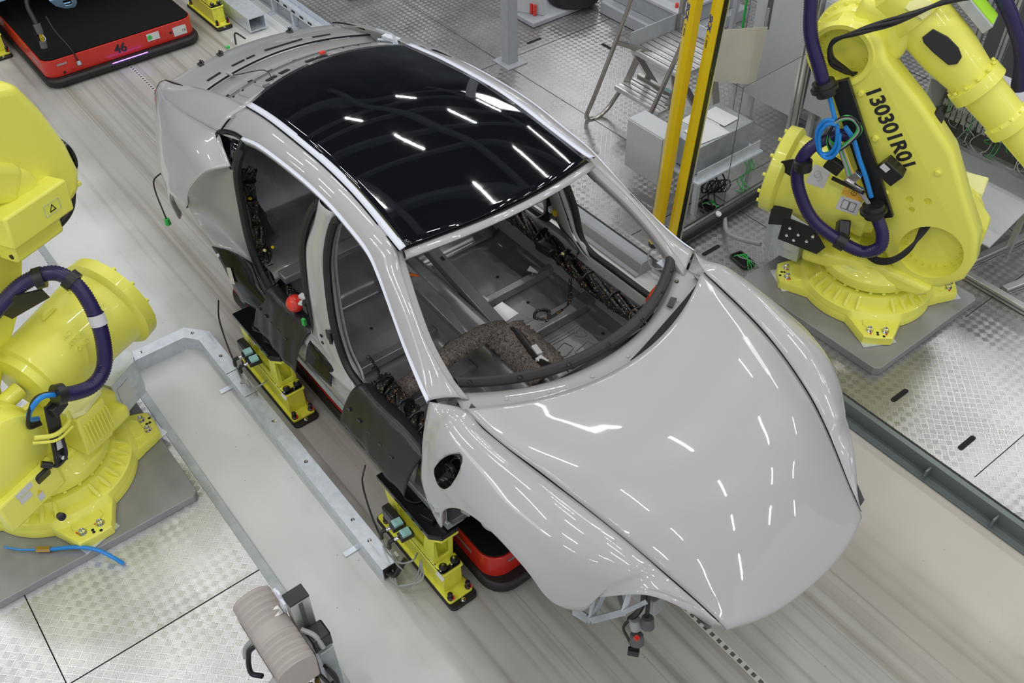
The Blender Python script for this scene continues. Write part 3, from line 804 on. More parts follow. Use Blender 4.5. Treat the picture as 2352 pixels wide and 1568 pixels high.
# clips and tail connectors along the boot edge
for (t, col) in ((-.62, 'plastic_black'), (-.38, 'plastic_black'), (.45, 'plastic_black')):
    p = rear(t, -3.10, .08, .598, 1.405, .04)
    b_ = MB().box((p[0] - .01, p[1], p[2] + .01), (.05, .03, .02)); b_.box((p[0] - .03, p[1] + .01, p[2] + .02), (.02, .012, .025)); b_.tube([(p[0] - .01, p[1] + .02, p[2] + .01), (p[0] - .05, p[1] + .03, p[2] + .015), (p[0] - .05, p[1] - .01, p[2] + .005)], .004, 6, smooth=3)
    cbuild(b_, 'lid_clip', col, car)
p = rear(-.1, -3.17, .08, .598, 1.42, .04)
cbuild(MB().tube([(p[0] + .02, p[1] - .03, p[2]), (p[0] - .03, p[1], p[2] + .05), (p[0], p[1] + .05, p[2] + .005)], .006, 6, smooth=4), 'cable_loop', 'plastic_black', car)
p = rear(-.25, -3.15, .08, .598, 1.42, .04)
cbuild(MB().box((p[0], p[1], p[2] + .006), (.02, .02, .014)), 'green_clip', 'cable_green', car)
p, _, _ = on_lines(l1, -.52, 1.2); q = rear(-.62, -2.66, .08, .587, 1.53, .052)
cbuild(MB().tube([tuple(p), (p[0] - .1, p[1] + .0, p[2] + .02), (q[0] + .08, q[1] + .03, q[2] + .03), q], .0028, 6, smooth=5), 'loose_cable', 'plastic_black', car)
cbuild(MB().box((q[0], q[1], q[2] + .006), (.05, .012, .012), .3), 'cable_plug', 'cable_grey', car)
p, _, _ = on_lines(l1, .18, 1.8); cbuild(MB().box((p[0], p[1], p[2] + .012), (.02, .035, .012)), 'red_clip', 'ball_red', car)
p, _, _ = on_lines(l1, -.66, .5); cbuild(MB().box((p[0], p[1], p[2] + .012), (.03, .04, .012)), 'grey_clip', 'cabinet_dark', car)
# open hollow beside the boot on the far side with its hinge
hg = MB()
hg.tube([(-2.2, .50, 1.68), (-2.35, .56, 1.655), (-2.55, .57, 1.61)], .010, 8, smooth=4)
hg.tube([(-2.18, .47, 1.68), (-2.3, .53, 1.645), (-2.42, .50, 1.62)], .008, 8, smooth=4)
hg.box((-2.32, .535, 1.655), (.12, .04, .02), .3)
cbuild(hg, 'boot_hinge', 'galvanised', car)
# ---------------------------------------------------------------- car: floor, sills, pillars
def S(pts, s=-1): return [(p[0], s * abs(p[1]), p[2]) for p in pts]
# floor pan with pressed beads
rows = []
for i in range(30):
    x = -1.55 + i * (1.62 / 29); r = []
    for j in range(41):
        y = -.74 + j * .037
        z = .545
        tun = math.exp(-((abs(y)) / .13) ** 4) * .17 if x < -.05 else math.exp(-((abs(y)) / .16) ** 4) * .20
        z += tun
        z += .05 * max(0, (abs(y) - .66) / .08) ** 2
        if x > -.12: z += (x + .12) ** 2 * 2.6
        r.append((x, y, z))
    rows.append(r)
cbuild(MB().grid(rows), 'floor_pan', 'floor_pan_grey', car, angle=60, solid=.004)
# rear floor and heel board
rows = [[(-1.54, y, .55) for y in np.linspace(-.76, .76, 9)], [(-1.62, y, .60) for y in np.linspace(-.76, .76, 9)], [(-1.68, y, .86) for y in np.linspace(-.76, .76, 9)], [(-1.76, y, .90) for y in np.linspace(-.76, .76, 9)], [(-2.15, y, .88) for y in np.linspace(-.76, .76, 9)], [(-2.25, y, 1.0) for y in np.linspace(-.72, .72, 9)], [(-2.5, y, 1.42) for y in np.linspace(-.62, .62, 9)]]
cbuild(MB().patch(rows, 3, 1), 'rear_floor', 'floor_pan_grey', car, angle=60, solid=.004)
# firewall
rows = [[(x0 + .03 * (1 - (y / .7) ** 2), y, z) for y in np.linspace(-.76, .76, 15)] for x0, z in ((-.02, .58), (.06, .66), (.14, .80), (.17, 1.0), (.16, 1.2), (.18, 1.27))]
cbuild(MB().patch(rows, 3, 1), 'bulkhead', 'floor_pan_grey', car, solid=.004)
# seat cross members and tunnel rails
def hat(name, a, b_, w_, h_, m_='floor_pan_grey', up=(0, 0, 1)):
    mb = MB().bar(a, b_, w_, h_, up); return cbuild(mb, name, m_, car, bevel=.008, smooth=True)
hat('seat_cross_member', (-.66, .14, .585), (-.66, .74, .585), .10, .07)
hat('seat_cross_member', (-1.02, .14, .585), (-1.02, .74, .585), .05, .06)
hat('seat_cross_member', (-.66, -.14, .585), (-.66, -.74, .585), .10, .07)
hat('seat_cross_member', (-1.02, -.14, .585), (-1.02, -.74, .585), .05, .06)
hat('tunnel_rail', (-1.6, .17, .735), (-.72, .115, .665), .075, .07)
hat('tunnel_rail', (-1.6, -.07, .735), (-.72, -.06, .665), .085, .06)
hat('heel_board_beam', (-1.63, -.74, .90), (-1.63, .74, .90), .09, .05)
for (x, y) in ((-1.5, .17), (-1.35, .16), (-1.5, -.07), (-1.35, -.07)):
    cbuild(MB().prism(rrect(.035, .016, .003), 0, .002, Matrix.Translation((x, y, .773 - (x + 1.6) * .08 + .0))), 'rail_slot', 'dark_void', car, smooth=False)
# bright pads and brackets
cbuild(MB().box((-.86, .24, .625), (.14, .10, .004), .1), 'bright_pad', 'aluminium', car)
cbuild(MB().box((-.72, .20, .625), (.06, .06, .004), .1), 'bright_pad', 'aluminium', car)
cbuild(MB().box((-.95, .15, .70), (.06, .07, .004), .2), 'seat_bracket', 'aluminium', car)
cbuild(MB().box((-1.03, .60, .64), (.07, .05, .006), .5).box((-1.03, .60, .61), (.006, .05, .06), .5), 'seat_bracket', 'aluminium', car)
cbuild(MB().cyl((-.56, .08, .64), (-.56, .08, .73), .055, n=28, ch=.006), 'tunnel_boss', 'floor_pan_grey', car)
# pressed beads in the front foot well
bd = []
for k in range(3):
    bd.append([(-.58 + k * .022, .22, .550), (-.575 + k * .022, .42, .550), (-.585 + k * .022, .62, .550)])
for k, l in enumerate(bd): cbuild(MB().tube(l, .0045, 6, smooth=5), 'floor_bead', 'floor_pan_grey', car)
for (cx_, cy_, w_, h_, a) in ((-.36, .36, .07, .10, .3), (-.28, .46, .08, .12, .2), (-.40, .52, .06, .05, .9), (-.24, .30, .05, .07, .1), (-.34, .62, .07, .08, .4), (-.18, .58, .07, .06, .2), (-.20, .40, .05, .05, 0)):
    lp = [(cx_ - .10 + x * math.cos(a) - y * math.sin(a), cy_ + x * math.sin(a) + y * math.cos(a), .549) for x, y in rrect(w_, h_, .015, 3)]
    cbuild(MB().tube(lp, .0065, 6, closed=True), 'floor_bead', 'floor_pan_grey', car)
# drain plugs / holes
for (x, y) in ((-.5, .30), (-.42, .62), (-.72, .5), (-.9, .45), (-1.2, .45), (-1.3, -.4), (-.5, -.35), (-.3, -.45)):
    cbuild(MB().cyl((x, y, .544), (x, y, .5515), .010, n=14), 'floor_hole', 'dark_void', car)
# side sills
for s in (-1, 1):
    pr = [(.72, .545), (.745, .80), (.775, .835), (.815, .835), (.84, .80), (.855, .76), (.86, .62), (.83, .555)]
    mb = MB()
    rows = [[(x, s * y, z) for y, z in pr + [pr[0]]] for x in np.linspace(-1.88, .12, 12)]
    mb.grid(rows); cbuild(mb, 'side_sill', 'car_paint_inner', car, angle=30)
    # door seals
    fr = [(-.02, .800, 1.30), (-.05, .800, 1.12), (-.06, .80, .95), (-.12, .805, .86), (-.25, .805, .838), (-.55, .805, .838), (-.74, .803, .842), (-.84, .80, .90), (-.90, .795, 1.08), (-.955, .765, 1.25), (-1.0, .72, 1.44), (-.985, .665, 1.62), (-.93, .648, 1.685)]
    cbuild(MB().tube([(x, s * y, z) for x, y, z in fr], .022, 8, smooth=5), 'front_door_seal', 'rubber_black', car)
    rr = [(-1.10, .648, 1.70), (-1.17, .68, 1.60), (-1.22, .73, 1.42), (-1.20, .77, 1.2), (-1.14, .795, 1.0), (-1.14, .80, .88), (-1.22, .805, .84), (-1.5, .805, .838), (-1.68, .805, .845), (-1.80, .797, .93), (-1.86, .787, 1.08), (-1.895, .765, 1.28), (-1.88, .758, 1.44), (-1.865, .74, 1.54), (-1.86, .70, 1.61)]
    cbuild(MB().tube([(x, s * y, z) for x, y, z in rr], .023, 8, smooth=5), 'rear_door_seal', 'rubber_black', car)
    # inner black frame of the doorways (upper)
    up = [(K[i][1][0], s * (K[i][1][1] - .03), K[i][1][2] - .045) for i in range(0, 11)]
    cbuild(MB().tube(up, .014, 8, smooth=4), 'upper_door_seal', 'rubber_black', car)
    # centre pillar
    P = [((-.965, .655, 1.705), (-1.10, .655, 1.71)), ((-1.01, .69, 1.55), (-1.14, .69, 1.56)), ((-1.01, .735, 1.40), (-1.19, .735, 1.40)), ((-.965, .772, 1.22), (-1.17, .772, 1.20)), ((-.91, .800, 1.05), (-1.13, .800, 1.03)), ((-.85, .812, .92), (-1.14, .812, .92)), ((-.76, .818, .85), (-1.20, .818, .85)), ((-.70, .845, .80), (-1.28, .845, .80))]
    rows = []
    for a, b_ in P:
        a, b_ = np.array(a), np.array(b_); m1 = a * .8 + b_ * .2; m2 = a * .2 + b_ * .8
        row = [a + (0, -.05, 0), a, m1 + (0, .018, 0), (a + b_) / 2 + (0, .022, 0), m2 + (0, .018, 0), b_, b_ + (0, -.05, 0)]
        rows.append([(p[0], s * p[1], p[2]) for p in row])
    cbuild(MB().patch(rows, 4, 2), 'centre_pillar', 'car_paint', car, angle=50, solid=.003)
    rows = [[(p[0] + dx, s * (p[1] - .065), p[2]) for dx in (0, -.12)] for p, q in P]
    cbuild(MB().patch(rows, 3, 1), 'pillar_inner', 'car_paint_inner', car, solid=.006)
    # hinge check arms on the pillar
    cbuild(MB().box((-1.19, s * .80, 1.02), (.05, .03, .05)).cyl((-1.20, s * .80, .99), (-1.20, s * .80, 1.06), .016, n=12), 'door_hinge', 'plastic_black', car)
    cbuild(MB().box((-.93, s * .81, 1.02), (.05, .03, .06)).cyl((-.92, s * .815, .98), (-.92, s * .815, 1.06), .015, n=12), 'door_hinge', 'plastic_black', car)
    for z in (.98, .93): cbuild(MB().box((-1.0, s * .834, z), (.018, .006, .012)), 'pillar_hole', 'dark_void', car)
    # inner rear side with felt and trim
    rows = [[(-1.95, s * .73, 1.45), (-2.15, s * .68, 1.5), (-2.4, s * .62, 1.5)], [(-1.93, s * .74, 1.2), (-2.1, s * .66, 1.2), (-2.4, s * .56, 1.2)], [(-1.90, s * .76, 1.0), (-2.05, s * .66, 1.0), (-2.3, s * .54, 1.0)], [(-1.84, s * .78, .86), (-2.0, s * .66, .88), (-2.2, s * .54, .90)]]
    cbuild(MB().patch(rows, 4, 4), 'wheel_house_felt', 'felt_brown', car, solid=.012)
    # wheel housings and structure
    rows = []
    for i in range(13):
        a = math.radians(30 + i * 10); rows.append([(-2.29 + .38 * math.cos(a), s * y, .76 + .37 * math.sin(a)) for y in (.90, .75, .6)])
    cbuild(MB().grid(rows), 'rear_wheel_house', 'foam_black', car, solid=.004)
    rows = []
    for i in range(13):
        a = math.radians(50 + i * 9); rows.append([(.61 + .40 * math.cos(a), s * y, .76 + .36 * math.sin(a)) for y in (.86, .74, .58)])
    cbuild(MB().grid(rows), 'front_wheel_house', 'foam_black', car, solid=.004)
    # suspension tower and front rails
    cbuild(MB().bar((.1, s * .45, .62), (1.12, s * .45, .74), .07, .10), 'front_rail', 'galv_dull', car, bevel=.008)
    cbuild(MB().bar((.15, s * .70, 1.05), (1.02, s * .60, .98), .06, .07), 'upper_rail', 'car_paint_inner', car, bevel=.008)
# glossy lacquered rocker ends and black lower jamb piece (right-hand side)
rows = [[(-1.985, -.962, 1.02), (-1.86, -.90, 1.03), (-1.78, -.83, .96)], [(-1.93, -.95, .92), (-1.84, -.91, .93), (-1.68, -.85, .87)], [(-1.89, -.94, .80), (-1.75, -.91, .83), (-1.55, -.86, .80)], [(-1.86, -.92, .66), (-1.65, -.90, .72), (-1.5, -.88, .70)]]
blk = cbuild(MB().patch(rows, 6, 5), 'sill_end_black', 'gloss_black', car, solid=.004)
lbM = frame((-1.865, -.948, .87), (-.35, .12, 1), (.9, .2, .3))
cbuild(MB().prism(rrect(.10, .045, .004), 0.004, .006, lbM), 'sill_end_sticker', 'sign_cream', car, smooth=False)
cbuild(MB().prism([(-.02, -.012), (.02, -.002), (.012, .012), (-.005, .014)], .002, .010, frame((-1.95, -.962, .975), (.6, 0, .8), (.8, .1, -.4))), 'sill_end_clip', 'bright_trim', car)
# light alloy crash rail beneath the sill
cbuild(MB().bar((-1.6, -.80, .53), (.1, -.80, .53), .10, .05), 'sill_rail', 'galv_dull', car, bevel=.004)
cbuild(MB().bar((-1.6, .80, .53), (.1, .80, .53), .10, .05), 'sill_rail', 'galv_dull', car, bevel=.004)
for (x, l) in ((-1.02, .26), (.0, .22)):
    cbuild(MB().patch([[(x - l / 2, -.80, .845), (x, -.80, .85), (x + l / 2, -.80, .845)], [(x - l / 2, -.85, .82), (x, -.86, .83), (x + l / 2, -.85, .82)], [(x - l / 2 + .02, -.90, .72), (x, -.90, .74), (x + l / 2, -.88, .72)]], 5, 5), 'sill_skin_black', 'gloss_black', car, solid=.004)
# ---- wiring looms
random.seed(3)
def loom(name, path, n, spread, r=.006, m_='wire_loom', parent=car):
    c = catmull(path, 8)
    for k in range(n):
        ph = random.random() * 6.28; f = random.uniform(.5, 1.3); pts = []
        for i, p in enumerate(c):
            a = ph + i * .32 * f
            pts.append((p[0] + spread * .3 * math.sin(a * 1.3), p[1] + spread * math.cos(a), p[2] + spread * .7 * math.sin(a)))
        cbuild(MB().tube(pts, r * random.uniform(.8, 1.3), 7), name, m_, parent)
    # tape ties
    for i in range(3, len(c) - 3, 6):
        p, q = Vector(c[i]), Vector(c[i + 1]); d = (q - p).normalized()
        cbuild(MB().lathe(p, d, [(0, spread + r), (.006, spread + r * 1.3), (.012, spread + r)], 10), 'loom_tie', 'plastic_black', parent)
loom('sill_loom', [(-.72, -.67, .78), (-.6, -.69, .79), (-.45, -.69, .80), (-.3, -.70, .81), (-.18, -.71, .83), (-.1, -.72, .88)], 13, .046, .010)
loom('sill_loom', [(-1.95, -.66, 1.42), (-1.98, -.69, 1.25), (-1.94, -.71, 1.05), (-1.84, -.73, .90), (-1.7, -.735, .83), (-1.5, -.74, .82), (-1.3, -.74, .82), (-1.1, -.735, .82)], 10, .034, .010)
loom('sill_loom', [(-1.9, .68, 1.0), (-1.6, .70, .83), (-1.3, .72, .80), (-1.0, .72, .78), (-.7, .70, .76), (-.4, .70, .76), (-.1, .70, .80)], 14, .048, .012)
loom('pillar_loom', [(-.62, -.70, .84), (-.66, -.72, .92), (-.70, -.735, 1.0)], 3, .012, .004)
cbuild(MB().box((-1.0, .67, .79), (.13, .07, .06), .1), 'loom_connector_block', 'plastic_black', car, bevel=.015)
cbuild(MB().box((-1.45, .68, .86), (.10, .06, .06), .2), 'loom_connector_block', 'plastic_black', car, bevel=.01)
cbuild(MB().tube([(-.74, .64, .74), (-.68, .58, .62), (-.66, .48, .62), (-.66, .40, .62), (-.71, .35, .62), (-.75, .40, .62), (-.70, .44, .63), (-.66, .41, .625), (-.63, .34, .60), (-.60, .27, .60), (-.52, .23, .62)], .010, 8, smooth=7), 'floor_cable_loop', 'wire_loom', car)
# far pillar connectors
cbuild(MB().box((-1.0, .735, 1.02), (.025, .02, .035)), 'yellow_plug', 'sick_yellow', car)
cbuild(MB().box((-1.04, .735, 1.02), (.025, .02, .035)), 'white_plug', 'paper_white', car)
for p, c_ in (((-1.93, -.70, 1.26), 'sick_yellow'), ((-1.76, -.70, 1.02), 'sick_yellow'), ((-1.80, -.735, .99), 'robot_yellow_pale'), ((-.66, -.68, .80), 'sick_yellow'), ((-.86, .68, .83), 'robot_yellow_pale')):
    cbuild(MB().box(p, (.016, .010, .012), .4), 'yellow_plug', c_, car)
cbuild(MB().tube([(-1.0, .74, .98), (-.95, .745, .93), (-.86, .75, .90), (-.80, .75, .86), (-.80, .73, .82)], .006, 7, smooth=6), 'pillar_cable', 'wire_loom', car)
cbuild(MB().tube([(-.94, .715, 1.36), (-.90, .735, 1.2), (-.88, .75, 1.1)], .003, 6, smooth=5), 'pillar_strap', 'plastic_black', car)
# orange high voltage cable stub and airbag wires at the pillars
cbuild(MB().patch([[(-1.29, -.26, .845), (-1.30, -.15, .835), (-1.31, -.05, .765)], [(-1.255, -.26, .845), (-1.265, -.15, .835), (-1.285, -.05, .765)]], 3, 5), 'orange_strap', 'cable_orange', car, solid=.004)
# screen pillar airbag module, far side
a1, b1 = np.array((-.44, .655, 1.575)), np.array((-.30, .69, 1.49))
cbuild(MB().tube([tuple(a1), tuple(a1 * .5 + b1 * .5 + (0, 0, .0)), tuple(b1)], .012, 8), 'orange_tube', 'cable_orange', car)
cbuild(MB().bar(tuple(a1 + (-.03, -.01, .0)), tuple(a1 + (.01, -.018, -.03)), .025, .02), 'airbag_bracket', 'plastic_black', car)
cbuild(MB().bar((-.28, .688, 1.475), (-.13, .705, 1.385), .040, .022), 'airbag_module', 'plastic_black', car, bevel=.004)
cbuild(MB().bar((-.30, .69, 1.49), (-.36, .675, 1.53), .018, .02), 'airbag_bracket', 'plastic_black', car)
# far cowl cable bundle with orange-red bracket
cbuild(MB().tube([(.09, .60, 1.30), (.04, .63, 1.22), (.0, .66, 1.12), (.04, .62, 1.0)], .010, 7, smooth=6), 'dash_loom', 'wire_loom', car)
cbuild(MB().tube([(.0, .66, 1.12), (-.06, .58, 1.06), (-.10, .50, 1.02), (-.06, .46, .98), (.02, .44, .95)], .007, 7, smooth=6), 'dash_loom', 'wire_loom', car)
cbuild(MB().bar((-.02, .64, 1.20), (-.06, .60, 1.10), .05, .03).bar((-.06, .60, 1.10), (-.10, .62, 1.02), .03, .03).bar((-.02, .64, 1.20), (.02, .66, 1.14), .04, .03), 'red_bracket', 'cap_orange', car, bevel=.004)
# near front: grey capped connector by the screen pillar foot
cbuild(MB().lathe((-.05, -.745, 1.18), (.5, .2, .5), [(0, .028), (.05, .028), (.05, .02)], 18), 'capped_plug', 'paper_white', car)
cbuild(MB().box((-.085, -.75, 1.16), (.02, .04, .03), .4), 'yellow_plug', 'sick_yellow', car)
cbuild(MB().tube([(-.08, -.72, 1.15), (-.16, -.66, 1.04), (-.24, -.62, .92), (-.20, -.62, .84), (-.10, -.66, .80)], .011, 8, smooth=6), 'front_cable', 'plastic_black', car)
# ---- insulation felt over the tunnel and foot wells
def strip(name, path, wd, thick, m_='felt_brown', jitter=.012):
    c = catmull(path, 6); rows = []
    for i, p in enumerate(c):
        q = c[min(i + 1, len(c) - 1)]; o_ = c[max(i - 1, 0)]
        d = Vector((q[0] - o_[0], q[1] - o_[1], 0)).normalized(); nrm_ = Vector((-d.y, d.x, 0)); w_ = wd * (1 + random.uniform(-.12, .12))
        rows.append([tuple(Vector(p) + nrm_ * w_ * t + Vector((0, 0, (.02 if t in (-.5, .5) else .03) * (1 if abs(t) < .4 else .0) + random.uniform(-jitter, jitter) * .4))) for t in (-.5, -.25, 0, .25, .5)])
    return cbuild(MB().grid(rows), name, m_, car, solid=thick, angle=60)
random.seed(11)
strip('insulation_felt', [(-.72, -.70, .64), (-.66, -.56, .68), (-.63, -.42, .75), (-.62, -.25, .80), (-.62, -.08, .80), (-.60, .06, .78)], .12, .018)
strip('insulation_felt', [(-.58, .02, .80), (-.48, .02, .80), (-.36, .02, .80), (-.22, .0, .82), (-.10, -.02, .86)], .24, .02)
cbuild(MB().tube([(-.60, .04, .80), (-.5, .05, .845), (-.38, .03, .85), (-.26, .0, .86), (-.12, -.02, .92)], .020, 9, smooth=6), 'tunnel_loom', 'plastic_black', car)
cbuild(MB().box((-.30, .03, .875), (.07, .03, .02), -.2).box((-.22, .0, .88), (.06, .04, .02), .1), 'loom_label', 'paper_white', car)
# ---- headlamp opening structure behind the right-hand wing
hs = MB()
A_, B_, C_, D_ = (.90, -.74, .74), (1.0, -.735, .77), (1.13, -.685, .96), (1.19, -.63, 1.06)
E_, F_, G_ = (.98, -.60, .95), (1.08, -.60, 1.04), (.93, -.66, .86)
for a, b_, w_ in ((A_, B_, .03), (B_, C_, .03), (C_, D_, .02), (A_, G_, .04), (G_, E_, .03), (B_, G_, .025), (E_, C_, .02), (F_, C_, .025), (E_, F_, .03), (B_, E_, .02)):
    hs.bar(a, b_, w_, .008, (.5, -.5, .7))
hs.box((.94, -.745, .75), (.07, .006, .07), .3)
cbuild(hs, 'headlamp_frame', 'galv_dull', car, smooth=False, bevel=.002)
cbuild(MB().box((.25, -.82, .84), (.05, .05, .08), .3), 'wing_bracket', 'car_paint_inner', car, bevel=.004)
cbuild(MB().box((.43, -.80, .95), (.12, .08, .10)).tube([(.36, -.84, .98), (.44, -.86, .94), (.52, -.84, .96)], .012, 8, smooth=5), 'suspension_mount', 'galv_dull', car, bevel=.006)
# ---- hanging headlamp loom
lm = [(1.10, -.56, 1.0), (1.13, -.575, .93), (1.14, -.60, .85)]
cbuild(MB().tube([(1.11, -.56, 1.0), (1.13, -.575, .92), (1.12, -.59, .84), (1.10, -.61, .78)], .013, 8, smooth=6), 'headlamp_loom', 'plastic_black', car)
cbuild(MB().tube([(1.13, -.55, .99), (1.15, -.565, .90), (1.16, -.575, .84)], .009, 8, smooth=6), 'headlamp_loom', 'plastic_black', car)
cbuild(MB().tube([(1.10, -.61, .78), (1.09, -.63, .72), (1.11, -.62, .66), (1.135, -.61, .60)], .007, 8, smooth=6), 'headlamp_loom', 'plastic_black', car)
cbuild(MB().cyl((1.165, -.575, .845), (1.175, -.58, .79), .026, .030, n=18, ch=.004), 'round_plug', 'cabinet_dark', car)
cbuild(MB().cyl((1.12, -.60, .80), (1.135, -.605, .74), .026, .022, n=18, ch=.004), 'grey_sleeve', 'cable_grey', car)
pl = cbuild(MB().cyl((1.15, -.61, .73), (1.165, -.62, .68), .028, .032, n=18, ch=.005), 'round_plug', 'cabinet_dark', car)
cbuild(MB().box((1.165, -.625, .735), (.02, .02, .012)), 'red_lock', 'ball_red', car)
cbuild(MB().box((1.15, -.615, .585), (.05, .03, .035), .7), 'square_plug', 'plastic_black', car, bevel=.005)
# green plug hanging at the tail
cbuild(MB().tube([(-2.92, -.86, .98), (-2.95, -.92, .93), (-2.93, -.94, .86), (-2.86, -.95, .76), (-2.84, -.95, .70)], .005, 7, smooth=6), 'tail_cable', 'plastic_black', car)
cbuild(MB().cyl((-2.84, -.95, .705), (-2.835, -.95, .66), .017, .02, n=14, ch=.003), 'green_plug', 'cable_green', car)
# red ball shaped cap and green clip on the right-hand sill
rb_ = MB().sphere((-1.35, -.80, .94), .050, 20, (1, 1, 1));
tag(rb_.build('ball_cap', 'ball_red'), 'shiny red ball-shaped cap sitting in the wiring by the centre pillar', 'cap')
cbuild(MB().box((-1.23, -.82, .90), (.02, .015, .045), .3), 'green_clip', 'cable_green', car)
cbuild(MB().box((-1.31, -.76, .99), (.05, .03, .02), .3).box((-1.28, -.79, .985), (.03, .03, .008), .6), 'white_bracket', 'paper_white', car)

# ---------------------------------------------------------------- protective covers hung over the sill
def cover(label, x0, x1, zdrop, seed, name='sill_cover'):
    rnd = random.Random(seed); rows = []
    for i in range(19):
        u = i / 18; x = x0 + (x1 - x0) * u; r = []
        for (y, z, sk_) in ((-.745, .84, 0), (-.775, .868, 0), (-.81, .872, .01), (-.85, .852, .02), (-.885, .80, .03), (-.92, .73, .035), (-.95, zdrop, .04)):
            wv = .005 * math.sin(u * 7 + y * 20) + .003 * math.sin(u * 23 + y * 40) * (abs(y) > .84)
            r.append((x - sk_ * 1.4 * (1 - u * .4), y + wv, z + wv * .6 + (.012 * math.sin(u * math.pi) if abs(y) > .8 else 0)))
        rows.append(r)
    o = MB().patch(rows, 2, 5).build(name, 'leather_black', None, angle=60, solid=.005)
    tag(o, label, 'protective cover')
    for k in range(5):
        u = .1 + k * .17; x = x0 + (x1 - x0) * u - .07
        t = MB().bar((x, -.912, .765), (x + .03, -.909, .768), .006, .012).build('stitch_knot', 'plastic_black', o)
    return o
cover('black leather-like protective cover over the sill in the front door opening', -.66, -.08, .64, 1)
cover('shorter black protective cover over the sill in the rear door opening', -1.62, -1.16, .62, 2)

# ================================================================ transport vehicles
def agv(name, x, label, number=None, x_len=3.0):
    t = thing(name, label, 'transport vehicle', (x, 0, 0))
    def shell(hw, fx, r, z0, z1, nm, m_, b=0.0):
        o = MB().prism([(px_, py_) for px_, py_ in rrect(x_len + fx, 2 * hw, r, 8, cx=-(x_len) / 2 + fx / 2)], z0, z1).build(nm, m_, t, bevel=b, angle=30)
        return o
    shell(.74, .07, .14, .015, .085, 'bumper', 'rubber_black', .02)
    shell(.715, .0, .11, .085, .245, 'body', 'agv_red', .004)
    shell(.705, -.01, .10, .245, .256, 'deck', 'deck_black', .003)
    for s in (-1, 1):
        MB().box((-.25, s * .716, .175), (.16, .004, .016)).build('reflector', 'galv_dull', t)
        MB().box((.001, s * .56, .195), (.004, .09, .016)).build('reflector', 'galv_dull', t)
    return t
a1_ = agv('transport_vehicle', .255, 'red floor transport vehicle with black top driving underneath the grey car body')
a2_ = agv('transport_vehicle', -6.32, 'red transport vehicle numbered 46 with a violet light strip, at the top left')
FX = frame((.003, -.02, .165), (0, 1, 0), (0, 0, 1))
text('46', .115, FX, 'ink', a2_, name='number', bold=.003)
MB().box((.075, 0.02, .088), (.004, .34, .006)).build('light_strip', 'violet_led', a2_)
lp = MB().box((.003, .30, .18), (.003, .12, .07)).build('sticker', 'paper_white', a2_)
MB().cyl((.004, .265, .18), (.007, .265, .18), .022, n=20).build('green_disc', 'cable_green', lp)
lp2 = MB().box((.003, .56, .155), (.003, .13, .085)).build('rating_plate', 'paper_white', a2_)
text('CE', .03, frame((.005, .60, .15), (0, 1, 0), (0, 0, 1)), 'ink', lp2)
for (y, z, r) in ((-.56, .115, .012), (.47, .16, .012)): MB().cyl((.001, y, z), (.006, y, z), r, n=14).build('port', 'plastic_black', a2_)
for (y, z) in ((-.48, .14), (.40, .17)): MB().lathe((0, y, z), (1, 0, 0), [(0, .026), (.006, .026), (.008, .014), (.004, .012)], 18).build('socket', 'agv_red', a2_)
# hanging parts of the next body in the lane
t = thing('front_bracket', 'pale blue steel bracket with rectangular cut-outs hanging over the red vehicle 46', 'bracket', (-6.5, -.30, .62))
brM = frame((0, 0, 0), (.25, .95, 0), (.75, -.1, .65))
MB().ringprism([(-.13, .15), (-.10, -.02), (-.03, -.13), (.05, -.13), (.08, -.03), (.09, .15)], [(-.03, .09), (-.03, .02), (-.02, -.06), (.03, -.06), (.04, .0), (.04, .09)], -.004, .004, brM).build('plate', 'light_blue_steel', t, smooth=False, bevel=.002)
MB().box((.0, 0, .0), (.06, .02, .008), .2, brM.to_3x3()).build('cross_tab', 'light_blue_steel', t)
MB().bar((-.25, -.25, .12), (-.15, -.75, .14), .10, .05).build('flange', 'light_blue_steel', t, bevel=.005)
t = thing('hanging_loom', 'black wiring loom with a grey sleeve and yellow wires hanging over vehicle 46', 'cable', (-6.45, -.62, .3))
MB().tube([(-.14, .04, .46), (-.08, .0, .38), (-.02, .0, .30), (.02, .0, .24)], .02, 8, smooth=4).build('loom', 'plastic_black', t)
MB().cyl((.02, 0, .25), (.04, 0, .17), .032, .028, n=16).build('sleeve', 'cabinet_dark', t)
for k in range(4): MB().tube([(.04, .006 * (k - 1.5), .17), (.05 + .01 * k, -.02 + .012 * k, .13), (.06, -.01, .10)], .0035, 6, smooth=4).build('wire', 'sick_yellow' if k < 3 else 'paper_white', t)
MB().cyl((.06, -.01, .11), (.07, -.02, .05), .030, .03, n=14, ch=.004).build('plug', 'cabinet_dark', t)
t2 = thing('hanging_plug', 'thin black cable with a small round metal plug hanging in front of vehicle 46', 'cable', (-6.33, -.42, .1))
MB().tube([(-.22, -.08, .44), (-.12, -.07, .34), (.0, -.02, .20), (.03, 0, .08)], .006, 7, smooth=6).build('cord', 'plastic_black', t2)
MB().cyl((.03, 0, .085), (.045, 0, .05), .020, .022, n=14, ch=.003).build('plug', 'galv_dull', t2)

